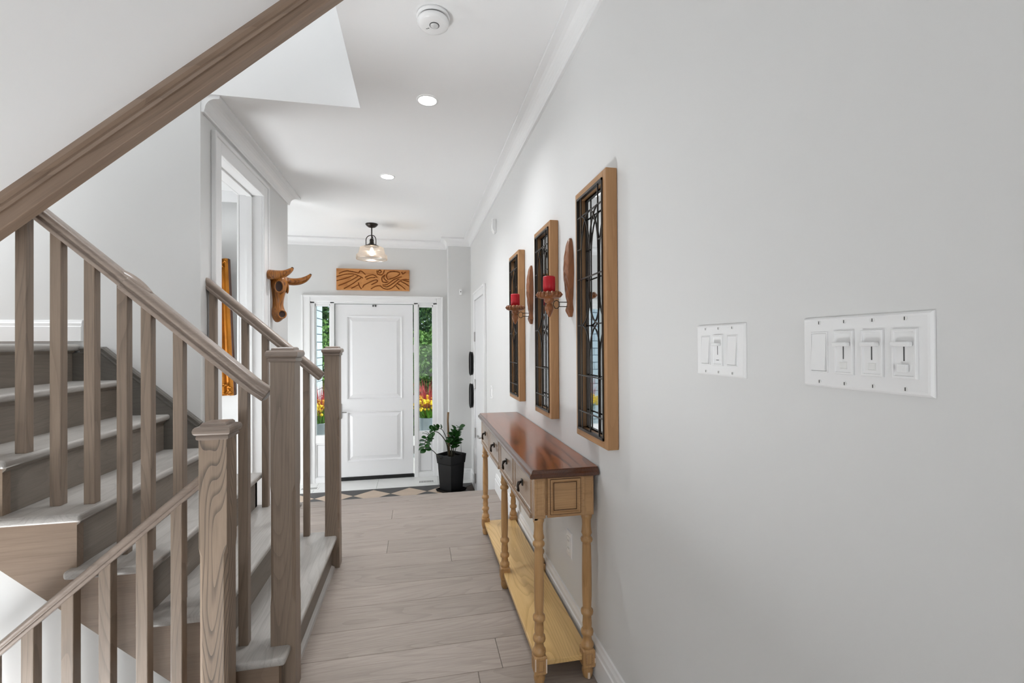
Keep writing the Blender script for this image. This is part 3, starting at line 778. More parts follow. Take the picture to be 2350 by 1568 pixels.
sconce(2.635, 'carved wooden candle sconce left of the middle mirror', 'red pillar candle on the farther carved sconce')

# ------------------------------------------------------------------ console table
def console():
    t = thing('console_table', (.53, 2.34, 0), 'narrow console table with glossy cherry top, four drawers and turned tan legs', 'console table')
    x0, x1, y0, y1, zt = .392, .655, 1.612, 3.07, .793
    # moulded top
    top = MB(); prof = [(.004, zt-.030), (0, zt-.026), (0, zt-.017), (.006, zt-.012), (.010, zt-.004), (.014, zt)]
    vs = []; fs = []
    for ins, z in prof:
        vs += [(x0+ins, y0+ins, z), (x1, y0+ins, z), (x1, y1-ins, z), (x0+ins, y1-ins, z)]
    for j in range(len(prof)-1):
        for k in range(4): fs.append((j*4+k, j*4+(k+1) % 4, (j+1)*4+(k+1) % 4, (j+1)*4+k))
    fs += [(3,2,1,0)]
    top.add(vs, fs)
    e = obj('top_edge', top, M['tedge'], t)
    obj('table_top', MB().box(x0+.014, x1, y0+.014, y1-.014, zt-.01, zt+.0004), M['ttop'], t)
    # apron box
    ax0, ax1, ay0, ay1, az0, az1 = .412, .645, 1.634, 3.05, .607, .763
    obj('apron', MB().box(ax0+.012, ax1, ay0+.012, ay1-.012, az0+.012, az1), M['tbody'], t)
    # front frame: rails and stiles, four drawers
    fm = MB().box(ax0, ax0+.014, ay0, ay1, az1-.012, az1).box(ax0, ax0+.014, ay0, ay1, az0, az0+.016)
    ys = [ay0+.038, 1.985, 2.342, 2.70, ay1-.038]
    for yc, w_ in ((ay0+.019, .019), (1.985, .014), (2.342, .022), (2.70, .014), (ay1-.019, .019)): fm.box(ax0-.001, ax0+.014, yc-w_, yc+w_, az0, az1)
    obj('front_frame', fm, M['tfront'], t, bevel=.0015, seg=1)
    obj('bottom_moulding', MB().box(ax0-.008, ax0+.01, ay0+.04, 2.318, az0-.006, az0+.012).box(ax0-.008, ax0+.01, 2.366, ay1-.04, az0-.006, az0+.012), M['tfront'], t, bevel=.004, seg=3)
    for a, b in ((ay0+.040, 1.969), (2.001, 2.318), (2.366, 2.684), (2.716, ay1-.040)):
        d = obj('drawer', MB().panel((ax0+.012, b-.003, az0+.02), (0,-1,0), (0,0,1), (-1,0,0), b-a-.006, az1-az0-.036, [(0, 0), (0, .012), (.005, .015), (.010, .013), (.0105, .013)]), M['tfront'], t)
        yc = (a+b)/2; zc = .693
        k = obj('knob_rosette', MB().box(ax0-.006, ax0, yc-.012, yc+.012, zc-.012, zc+.014), M['iron'], d, bevel=.004, seg=2)
        obj('drop_pull', MB().tube([(ax0-.006, yc, zc+.004), (ax0-.016, yc, zc), (ax0-.020, yc, zc-.012), (ax0-.019, yc, zc-.030), (ax0-.015, yc, zc-.036)], .005, 8, radii=[.004, .007, .0045, .006, .003]), M['iron'], d)
    # panelled ends
    for yy, nn, uu, oo in ((ay0, -1, (1,0,0), (ax0+.052, ay0, az0+.006)), (ay1, 1, (-1,0,0), (ax1-.044, ay1, az0+.006))):
        wd = ax1-ax0-.096; ht = az1-az0-.006
        p = obj('end_panel', MB().panel(oo, uu, (0,0,1), (0, nn, 0), wd, ht, [(0, -.012), (0, -.002), (.010, -.002), (.012, .001), (.017, .001), (.020, -.004), (.026, -.007), (.0275, -.007)]), M['tbody'], t)
        for ins in (.0108, .0245):
            h_ = -.0010 if ins < .02 else -.0056
            a0 = Vector(oo)+Vector(uu)*ins+Vector((0, nn*h_, ins)); w2, h2 = wd-2*ins, ht-2*ins
            loop = [a0, a0+Vector(uu)*w2, a0+Vector(uu)*w2+Vector((0, 0, h2)), a0+Vector((0, 0, h2))]
            mb = MB()
            for i in range(4): mb.tube([loop[i], loop[(i+1) % 4]], .0016, 4)
            obj('glaze_line', mb, M['tglaze'], p)
    # legs: square block, turned shaft with rings, square foot block, bun foot
    def leg(cx, cy):
        r = .0185
        l = obj('leg', MB().lathe(cx, cy, [
            (.0195, .616), (.021, .605), (.0205, .598), (.0175, .590), (.0165, .570), (.0185, .548), (.020, .540), (.0165, .532), (.0155, .527), (.021, .521), (.023, .515), (.021, .508), (.0155, .503),
            (.0165, .49), (.0178, .42), (.0182, .36), (.0178, .300), (.016, .262), (.0155, .258), (.022, .252), (.0235, .244), (.022, .236), (.0158, .231), (.0165, .215), (.0178, .200), (.0165, .186), (.016, .183),
            (.022, .177), (.0238, .168), (.022, .160), (.0155, .155), (.0175, .140), (.019, .134), (.0235, .128), (.0245, .120), (.0225, .112), (.018, .108)], 18), M['tleg'], t)
        obj('upper_block', MB().sqlathe(cx, cy, [(.0215, .612), (.0215, .763)]), M['tbody'], l, bevel=.002, seg=1)
        for nx, ny in ((-1, 0), (0, -1)):
            o_ = (cx-.0216, cy+.0145, .622) if nx else (cx-.0145, cy-.0216, .622)
            u_ = (0, -1, 0) if nx else (1, 0, 0)
            obj('block_inset', MB().panel(o_, u_, (0,0,1), (nx, ny, 0), .029, .132, [(0, .0002), (.0, .0014), (.003, .0014), (.0045, .0004), (.0047, .0004)]), M['tbody'], l)
        fb = obj('foot_block', MB().sqlathe(cx, cy, [(.020, .043), (.0235, .049), (.0235, .106), (.020, .112)]), M['tleg'], l, bevel=.0015, seg=1)
        for nx, ny in ((-1, 0), (0, -1)):
            o_ = (cx-.0238, cy+.014, .056) if nx else (cx-.014, cy-.0238, .056)
            u_ = (0, -1, 0) if nx else (1, 0, 0)
            obj('block_inset', MB().panel(o_, u_, (0,0,1), (nx, ny, 0), .028, .043, [(0, .0002), (.0, .0012), (.004, .0012), (.0055, -.001), (.0057, -.001)]), M['tbody'], fb)
        obj('bun_foot', MB().lathe(cx, cy, [(.014, 0), (.017, .004), (.021, .020), (.0215, .030), (.018, .040), (.0195, .044)], 18), M['tleg'], l)
    for cy in (1.655, 2.342, 3.028):
        leg(.4335, cy); leg(.620, cy)
    for nm_y in (1.655, 2.342, 3.028): pass
    for x_, y_, z_, w_, h_ in ((.4115, 1.6312, .062, .004, .044), (.4520, 1.6312, .052, .005, .050), (.6400, 1.6312, .062, .004, .018), (.614, 1.6325, .006, .008, .022)):
        obj('paint_chip', MB().box(x_, x_+w_, y_-.0012, y_+.004, z_, z_+h_), M['chip'], t)
    obj('shelf', MB().box(.424, .632, 1.650, 3.034, .066, .086), M['tshelf'], t, bevel=.003, seg=2)
console()

# ------------------------------------------------------------------ switch plates
def screw(parent, y, z):
    s_ = obj('screw', MB().tube([(XR-.006, y, z), (XR-.0072, y, z)], .0031, 10, smooth=False), M['plastic2'], parent)
    obj('screw_slot', MB().box(XR-.0076, XR-.0072, y-.0006, y+.0006, z-.0024, z+.0024), M['slot'], s_)
def rocker(parent, y, z, flip=False):
    obj('rocker_frame', MB().panel((XR-.0055, y+.0168, z-.0335), (0,-1,0), (0,0,1), (-1,0,0), .0336, .067, [(0, 0), (.0006, .0022), (.0022, .0024), (.0028, .0006), (.0029, .0006)]), M['plastic'], parent, bevel=.0003, seg=1)
    a, b = y-.0136, y+.0136
    xq = XR-.0062
    hi, mid, lo = (.0008, .0022, .0052)
    mb = MB().add([(xq, b, z-.0302), (xq, a, z-.0302), (xq-lo, a, z-.0298), (xq-lo, b, z-.0298), (xq-mid, a, z+.001), (xq-mid, b, z+.001), (xq-hi, a, z+.0302), (xq-hi, b, z+.0302), (xq, a, z+.0302), (xq, b, z+.0302)],
        [(0,1,2,3), (3,2,4,5), (5,4,6,7), (7,6,8,9), (1,8,6,4,2), (0,3,5,7,9)])
    obj('rocker_paddle', mb, M['plastic'], parent)
def dimmer(parent, y, z, up_=.013, btn='flat'):
    f = obj('dimmer_body', MB().panel((XR-.0055, y+.0168, z-.0345), (0,-1,0), (0,0,1), (-1,0,0), .0336, .069, [(0, 0), (.0004, .004), (.0012, .0048), (.0034, .0048), (.0042, .0030), (.0044, .0030)]), M['plastic'], parent)
    obj('slide_slot', MB().box(XR-.0088, XR-.0084, y-.0008, y+.0008, z-.010, z+.014), M['slot'], f)
    obj('slide_knob', MB().box(XR-.019, XR-.0086, y-.0128, y+.0128, z+up_-.0032, z+up_+.0036), M['plastic'], f, bevel=.0028, seg=3)
    if btn == 'flat': obj('button', MB().panel((XR-.0085, y+.0065, z-.0255), (0,-1,0), (0,0,1), (-1,0,0), .013, .011, [(0, 0), (.0003, .0008), (.0012, .0008), (.0015, .0002), (.0016, .0002)]), M['plastic2'], f)
    elif btn == 'proud': obj('button', MB().box(XR-.014, XR-.0085, y-.0065, y+.0065, z-.0255, z-.0145), M['plastic'], f, bevel=.001, seg=2)
    else:
        obj('button', MB().box(XR-.0092, XR-.0086, y-.004, y+.004, z-.022, z-.0208), M['slot'], f)
def plate(y0, y1, label, gangs):
    z0, z1 = 1.1765, 1.2915; zc = (z0+z1)/2
    t = thing('switch_plate', (XR, (y0+y1)/2, z0), label, 'light switch', 'white light switch plates')
    obj('wall_plate', MB().panel((XR-.0002, y1, z0), (0,-1,0), (0,0,1), (-1,0,0), y1-y0, z1-z0, [(0, 0), (.0003, .0025), (.003, .0052), (.006, .0058), (.0065, .0058)]), M['plastic'], t)
    n = len(gangs); pitch = .046; ym = (y0+y1)/2
    for i, g in enumerate(gangs):
        y = ym+pitch*((n-1)/2-i)
        if g == 'r': rocker(t, y, zc)
        else: dimmer(t, y, zc, btn={'d': 'flat', 'p': 'proud', 'm': 'mark'}[g])
        for zz in (zc+.0485, zc-.0485): screw(t, y, zz)
plate(.478, .684, 'wide four-gang white switch plate with one rocker and three slide dimmers', 'rddp')
plate(.830, .996, 'three-gang white switch plate with a slide dimmer between two rockers', 'rmr')

def small_wall_things():
    # outlet
    t = thing('wall_outlet', (XR, 1.97, .30), 'white wall outlet low behind the console table', 'outlet')
    obj('wall_plate', MB().panel((XR-.0002, 2.005, .302), (0,-1,0), (0,0,1), (-1,0,0), .07, .115, [(0, 0), (.0003, .0025), (.003, .005), (.006, .0055), (.0065, .0055)]), M['plastic'], t)
    f = obj('receptacle', MB().panel((XR-.0055, 1.987, .326), (0,-1,0), (0,0,1), (-1,0,0), .034, .067, [(0, 0), (.0004, .002), (.0008, .002)]), M['plastic2'], t)
    for z in (.343, .376):
        for dy in (-.006, .006): obj('slot', MB().box(XR-.0080, XR-.0075, 1.97+dy-.0011, 1.97+dy+.0011, z-.004, z+.004), M['slot'], f)
    # foyer switch
    t = thing('switch_plate', (XR, 4.16, .76), 'small single white switch beside the closet door', 'light switch')
    obj('wall_plate', MB().panel((XR-.0002, 4.195, .758), (0,-1,0), (0,0,1), (-1,0,0), .07, .115, [(0, 0), (.0003, .003), (.003, .006), (.0065, .0065), (.007, .0065)]), M['plastic'], t)
    obj('rocker', MB().panel((XR-.0062, 4.177, .782), (0,-1,0), (0,0,1), (-1,0,0), .034, .067, [(0, 0), (.0008, .0028), (.004, .0024), (.005, .004), (.0052, .004)]), M['plastic'], t)
    # motion detector on the right wall
    t = thing('motion_detector', (XR, 3.90, 2.20), 'white wedge shaped motion detector high on the right wall', 'motion detector')
    yc = 3.90
    obj('housing', MB().hull2([(XR-.0005, 2.20), (XR-.018, 2.20), (XR-.034, 2.232), (XR-.038, 2.27), (XR-.036, 2.312), (XR-.03, 2.318), (XR-.0005, 2.318)], 'y', yc-.032, yc+.032), M['plastic'], t, bevel=.005, seg=3)
    obj('lens', MB().hull2([(XR-.019, 2.2045), (XR-.0225, 2.2035), (XR-.0385, 2.236), (XR-.0345, 2.236)], 'y', yc-.022, yc+.022), M['plastic2'], t, bevel=.0015, seg=1)
    # contact sensor on the pier
    t = thing('alarm_sensor', (.531, YB, 1.87), 'small white alarm sensor on the grey wall right of the front door', 'alarm sensor')
    obj('housing', MB().box(.512, .550, YB-.032, YB-.0005, 1.868, 1.948), M['plastic'], t, bevel=.010, seg=3)
    obj('lens', MB().lathe(.531, 0, [(.006, 0), (.006, .003)], 12) if False else MB().tube([(.531, YB-.031, 1.912), (.531, YB-.034, 1.912)], .007, 12, smooth=False), M['slot'], t)
    # two black trays hung on the wall beside the closet
    for z0, z1, lb in ((.876, 1.158, 'upper black rounded wall tray beside the closet door'), (.476, .768, 'lower black rounded wall tray beside the closet door')):
        t = thing('wall_tray', (XR, 5.66, z0), lb, 'wall tray', 'black trays on the foyer wall')
        ya, yb = 5.56, 5.76; r = .095; pts = []
        for cx, cz, a0 in ((yb-r, z1-r, 0), (ya+r, z1-r, 90), (ya+r, z0+r, 180), (yb-r, z0+r, 270)):
            for k in range(6): a = math.radians(a0+18*k); pts.append((cx+r*math.cos(a), cz+r*math.sin(a)))
        obj('tray_body', MB().hull2(pts, 'x', XR-.028, XR-.0005), M['black'], t, bevel=.008, seg=3)
        obj('tray_rim', MB().tube([(XR-.030, p[0], p[1]) for p in pts], .007, 8, closed=True), M['black'], t)
small_wall_things()

# ------------------------------------------------------------------ ceiling fittings
def downlight(x, y, label, power):
    t = thing('recessed_downlight', (x, y, ZC), label, 'ceiling light', 'recessed hall downlights')
    n = 28; mb = MB(); vs = []; fs = []
    for r, z in ((.058, ZC-.0005), (.0575, ZC-.004), (.050, ZC-.005), (.047, ZC-.002)):
        for k in range(n): a = 2*math.pi*k/n; vs.append((x+r*math.cos(a), y+r*math.sin(a), z))
    for j in range(3):
        for k in range(n): fs.append((j*n+k, j*n+(k+1) % n, (j+1)*n+(k+1) % n, (j+1)*n+k))
    obj('trim_ring', mb.add(vs, fs, True), M['plastic'], t)
    obj('lens', MB().lathe(x, y, [(.047, ZC-.0045), (.046, ZC-.0025)], n), M['led'], t)
    light('downlight_lamp', 'SPOT', (x, y, ZC-.012), power, (.97, .98, 1), aim=(x, y, 0), spot_size=math.radians(150), spot_blend=.9, shadow_soft_size=.045).parent = None
downlight(.057, 2.544, 'nearer round recessed ceiling downlight', 42)
downlight(-.229, 3.758, 'farther round recessed ceiling downlight, toward the pendant lamp', 60)

def smoke_detector():
    x, y = .067, 1.885
    t = thing('smoke_detector', (x, y, ZC), 'round white smoke detector on the hall ceiling', 'smoke detector')
    obj('base_ring', MB().lathe(x, y, [(.066, ZC-.0005), (.067, ZC-.010), (.064, ZC-.014), (.055, ZC-.0145)], 40), M['plastic'], t)
    obj('vent_gap', MB().lathe(x, y, [(.0585, ZC-.014), (.0585, ZC-.021)], 40), M['slot'], t)
    b = obj('body', MB().lathe(x, y, [(.0625, ZC-.020), (.0635, ZC-.028), (.061, ZC-.036), (.054, ZC-.042), (.040, ZC-.0455), (.002, ZC-.047)], 40), M['plastic'], t)
    sx, sy = x+.004, y-.012
    obj('lens_ring', MB().lathe(sx, sy, [(.0195, ZC-.044), (.0195, ZC-.0475), (.017, ZC-.0478)], 24), M['slot'], b)
    obj('strobe_lens', MB().lathe(sx, sy, [(.0170, ZC-.045), (.0165, ZC-.0495), (.011, ZC-.0525), (.002, ZC-.0535)], 20), M['lens'], b)
    obj('test_slot', MB().box(x-.028, x-.022, y+.012, y+.0145, ZC-.0468, ZC-.0455).box(x-.022, x-.016, y+.007, y+.0095, ZC-.0475, ZC-.046), M['slot'], b)
smoke_detector()

def pendant():
    x, y = -.490, 5.27
    t = thing('pendant_lamp', (x, y, ZC), 'semi-flush foyer lamp with bronze yoke and ribbed glass shade', 'ceiling lamp')
    obj('canopy', MB().lathe(x, y, [(.066, ZC-.0005), (.066, ZC-.008), (.055, ZC-.022), (.036, ZC-.036), (.012, ZC-.040)], 28), M['iron'], t)
    obj('stem', MB().lathe(x, y, [(.0065, ZC-.20), (.0065, ZC-.035)], 12), M['iron'], t)
    zt = 2.345
    for k in range(3):
        a = math.radians(200+120*k); c, s_ = math.cos(a), math.sin(a); pts = []
        for q in range(9):
            f = q/8*math.pi/2; pts.append((x+c*.062*math.sin(f), y+s_*.062*math.sin(f), zt+.048+.062*math.cos(f)))
        pts += [(x+c*.062, y+s_*.062, zt-.01)]
        obj('yoke_arm', MB().tube(pts, .0045, 8), M['iron'], t)
    obj('socket_cap', MB().lathe(x, y, [(.080, 2.331), (.078, 2.338), (.047, 2.352), (.026, 2.364), (.021, 2.384), (.023, 2.400), (.018, 2.414), (.008, 2.420)], 28), M['iron'], t)
    # ribbed shade: stepped bell, made of real ridges
    prof = [(.074, 2.330), (.105, 2.327), (.123, 2.318), (.129, 2.306), (.135, 2.280), (.142, 2.255), (.147, 2.243), (.160, 2.238), (.164, 2.230), (.165, 2.212), (.166, 2.196), (.163, 2.190), (.160, 2.191), (.159, 2.200)]
    n = 64; vs = []; fs = []
    for j, (r, z) in enumerate(prof):
        for k in range(n):
            a = 2*math.pi*k/n; rr = r+(.0006 if k % 2 else -.0006)*(1 if 2 < j < 7 else .2); vs.append((x+rr*math.cos(a), y+rr*math.sin(a), z))
    for j in range(len(prof)-1):
        for k in range(n): fs.append((j*n+k, j*n+(k+1) % n, (j+1)*n+(k+1) % n, (j+1)*n+k))
    obj('glass_shade', MB().add(vs, fs, True), M['shade'], t)
    obj('bulb', MB().lathe(x, y, [(.010, 2.318), (.013, 2.306), (.020, 2.290), (.0275, 2.268), (.0275, 2.252), (.020, 2.238), (.004, 2.231)], 18), M['bulb'], t)
    light('pendant_bulb', 'POINT', (x, y, 2.258), 14, (1, .93, .84), shadow_soft_size=.03)
pendant()

# ------------------------------------------------------------------ carved cattle skull
def skull():
    t = thing('carved_skull', (XL, 3.885, 1.43), 'carved amber wood longhorn skull on the wall beside the doorway', 'wall sculpture')
    A = math.radians(24); F = Vector((math.cos(A), -math.sin(A), 0)); S_ = Vector((-math.sin(A), -math.cos(A), 0)); O = Vector((XL+.022, 3.885, 0))
    def W(f, s_, z): return O+F*f+S_*s_+Vector((0, 0, z))
    # z, front ridge, back, half width, shoulder (where the side facets turn)
    R_ = [(1.430, .040, .016, .012), (1.446, .066, .006, .032), (1.470, .086, 0, .046), (1.500, .096, 0, .054), (1.528, .088, 0, .048), (1.552, .078, 0, .038), (1.590, .080, 0, .038), (1.630, .088, 0, .041), (1.668, .100, 0, .050), (1.705, .112, 0, .062), (1.745, .112, 0, .066), (1.775, .104, 0, .062), (1.800, .084, .01, .050), (1.812, .06, .02, .03)]
    vs = []; fs = []; n = 12
    for z, fr, bk, hw in R_:
        m_ = (fr+bk)/2
        for f, s_ in ((fr, 0), (fr*.97, hw*.32), (fr*.86+bk*.1, hw*.66), (fr*.66+bk*.2, hw*.92), (m_, hw), (bk+.012, hw*.86), (bk, hw*.5), (bk, -hw*.5), (bk+.012, -hw*.86), (m_, -hw), (fr*.66+bk*.2, -hw*.92), (fr*.86+bk*.1, -hw*.66)):
            vs.append(W(f, s_, z))
    k = 12
    for j in range(len(R_)-1):
        for q in range(k): fs.append((j*k+q, j*k+(q+1) % k, (j+1)*k+(q+1) % k, (j+1)*k+q))
    fs += [tuple(range(k-1, -1, -1)), tuple((len(R_)-1)*k+q for q in range(k))]
    h = obj('skull_head', MB().add(vs, fs, True), M['skull'], t)
    md = h.modifiers.new('subdivision', 'SUBSURF'); md.levels = 2; md.render_levels = 2
    def hollow(f, s_, z, nf, ns, a_, b_, nm, rim):
        c = W(f, s_, z); nrm = (F*nf+S_*ns).normalized(); u = Vector((0, 0, 1)).cross(nrm).normalized()
        ring = [c+u*(a_*math.cos(2*math.pi*q/20))+Vector((0, 0, b_*math.sin(2*math.pi*q/20))) for q in range(20)]
        obj(rim, MB().tube(ring, .006, 8, closed=True), M['skull'], h)
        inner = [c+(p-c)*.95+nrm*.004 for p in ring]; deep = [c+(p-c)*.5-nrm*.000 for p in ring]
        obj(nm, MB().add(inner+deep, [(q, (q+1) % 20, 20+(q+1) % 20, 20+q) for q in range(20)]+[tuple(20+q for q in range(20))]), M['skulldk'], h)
    hollow(.090, .056, 1.700, .62, .78, .029, .044, 'eye_hollow', 'brow_rim')
    hollow(.082, -.046, 1.700, .62, -.78, .026, .038, 'eye_hollow', 'brow_rim')
    hollow(.096, .030, 1.490, .80, .60, .028, .030, 'nose_hollow', 'nose_rim')
    for sg in (1, -1):
        if sg > 0:
            ctrl = [W(.045, .02, 1.778), W(.03, .075, 1.785), W(.065, .115, 1.783), W(.12, .105, 1.782), W(.165, .085, 1.792), W(.200, .060, 1.822), W(.207, .052, 1.842)]
            rr = [.036, .040, .037, .033, .027, .015, .006]
        else:
            ctrl = [W(.05, -.03, 1.772), W(.06, -.075, 1.760), W(.09, -.105, 1.756), W(.135, -.125, 1.762), W(.175, -.140, 1.780), W(.207, -.150, 1.808), W(.215, -.152, 1.822)]
            rr = [.030, .029, .029, .027, .022, .012, .005]
        pts = []; rad = []
        for i in range(len(ctrl)-1):
            for q in range(6):
                f = q/6; p0, p1, p2, p3 = ctrl[max(i-1, 0)], ctrl[i], ctrl[i+1], ctrl[min(i+2, len(ctrl)-1)]
                pts.append(.5*((2*p1)+(-p0+p2)*f+(2*p0-5*p1+4*p2-p3)*f*f+(-p0+3*p1-3*p2+p3)*f**3)); rad.append(rr[i]+(rr[i+1]-rr[i])*f)
        pts.append(ctrl[-1]); rad.append(rr[-1])
        hn = obj('horn', MB().tube(pts, .03, 16, radii=rad), M['skull'], t)
        obj('horn_tip', MB().tube(pts[-4:], .01, 12, radii=[r_+.0008 for r_ in rad[-4:]]), M['horntip'], hn)
skull()

# ------------------------------------------------------------------ carved plank over the door (relief cut into the mesh)
def carved_plank():
    x0, x1, z0, z1 = -.984, -.106, 1.938, 2.204; yf = YF-.036
    W_, H_ = 2020.0, 620.0
    def Q(px, py): return ((px-170)/W_*(x1-x0), (1-(py-215-(px-170)*.025)/H_)*(z1-z0))
    def cr(pts, n=14):
        P = [np.array(p, float) for p in pts]; o = []
        for i in range(len(P)-1):
            p0, p1, p2, p3 = P[max(i-1, 0)], P[i], P[i+1], P[min(i+2, len(P)-1)]
            for k in range(n):
                f = k/n; o.append(.5*((2*p1)+(-p0+p2)*f+(2*p0-5*p1+4*p2-p3)*f*f+(-p0+3*p1-3*p2+p3)*f**3))
        o.append(P[-1]); return o
    curves = [[(190,450),(420,385),(640,380),(800,440),(890,495)], [(180,570),(420,500),(640,420)], [(240,710),(520,590),(750,450)], [(390,800),(600,670),(840,490)], [(590,790),(680,740),(780,690)],
        [(250,360),(420,290),(560,300),(760,350)], [(785,345),(820,290),(880,310),(960,390)], [(960,480),(1020,440),(1160,400),(1240,430),(1290,480)], [(1000,530),(1100,490),(1230,480)],
        [(910,710),(1080,620),(1230,555),(1300,570),(1270,620),(1140,690)], [(780,640),(800,730),(850,810)], [(890,770),(930,700),(1000,660)], [(1130,810),(1250,740),(1370,725),(1450,790),(1560,830),(1690,800),(1830,680),(1930,590),(2050,540),(2190,545)],
        [(1320,310),(1365,265),(1410,310),(1370,350),(1325,330)], [(1290,290),(1300,370),(1380,405),(1460,370),(1490,280)],
        [(1600,540),(1550,450),(1590,350),(1700,305),(1860,315),(1930,365),(1880,430),(1760,490),(1640,530)], [(1520,400),(1430,480),(1440,600),(1530,630),(1600,610)], [(1500,420),(1480,500),(1560,590)],
        [(1450,700),(1560,690),(1680,610),(1800,520),(1980,465)], [(1460,740),(1580,750),(1720,670),(1900,530)], [(1960,600),(2080,660),(2190,740)], [(2040,570),(2190,605)], [(1860,660),(1980,740),(2080,830)], [(1820,730),(1910,830)], [(1990,330),(2010,380),(2090,330)]]
    nx, nz = 240, 72
    X, Z = np.meshgrid(np.linspace(0, x1-x0, nx), np.linspace(0, z1-z0, nz))
    D = np.full(X.shape, 9.0)
    for c in curves:
        P = np.array([Q(*p) for p in cr(c)])
        for a, b in zip(P[:-1], P[1:]):
            ab = b-a; L2 = max(1e-9, ab@ab)
            tt = np.clip(((X-a[0])*ab[0]+(Z-a[1])*ab[1])/L2, 0, 1)
            D = np.minimum(D, np.hypot(X-a[0]-tt*ab[0], Z-a[1]-tt*ab[1]))
    Hh = -.0150*np.exp(-(D/.0058)**2)+.005*np.exp(-(D/.024)**2)
    rs = np.random.RandomState(2)
    vs = [(x0+X[j, i], yf-Hh[j, i], z0+Z[j, i]) for j in range(nz) for i in range(nx)]
    fs = [(j*nx+i, j*nx+i+1, (j+1)*nx+i+1, (j+1)*nx+i) for j in range(nz-1) for i in range(nx-1)]
    per = [i for i in range(nx)]+[j*nx+nx-1 for j in range(1, nz)]+[(nz-1)*nx+i for i in range(nx-2, -1, -1)]+[j*nx for j in range(nz-2, 0, -1)]
    nb = len(vs)
    for k, p in enumerate(per): vs.append((vs[p][0]+(.006 if vs[p][0] > -.11 else 0), YF-.001, vs[p][2]))
    m_ = len(per)
    fs += [(per[k], per[(k+1) % m_], nb+(k+1) % m_, nb+k) for k in range(m_)]+[tuple(nb+k for k in range(m_))]
    mb = MB().add(vs, fs)
    t = thing('carved_plank', (-.545, YF, z0), 'orange wooden plank carved with swirling lines above the front door', 'wall art')
    o = obj('carved_board', mb, M['plaque'], t, fix=False)
    o.data.materials.append(M['plaquedk'])
    for p in o.data.polygons:
        if p.index < (nx-1)*(nz-1):
            j, i = divmod(p.index, nx-1)
            if D[j:j+2, i:i+2].mean() < .0042: p.material_index = 1
    bb = bmesh.new(); bb.from_mesh(o.data); bmesh.ops.recalc_face_normals(bb, faces=bb.faces); bb.to_mesh(o.data); bb.free()
carved_plank()

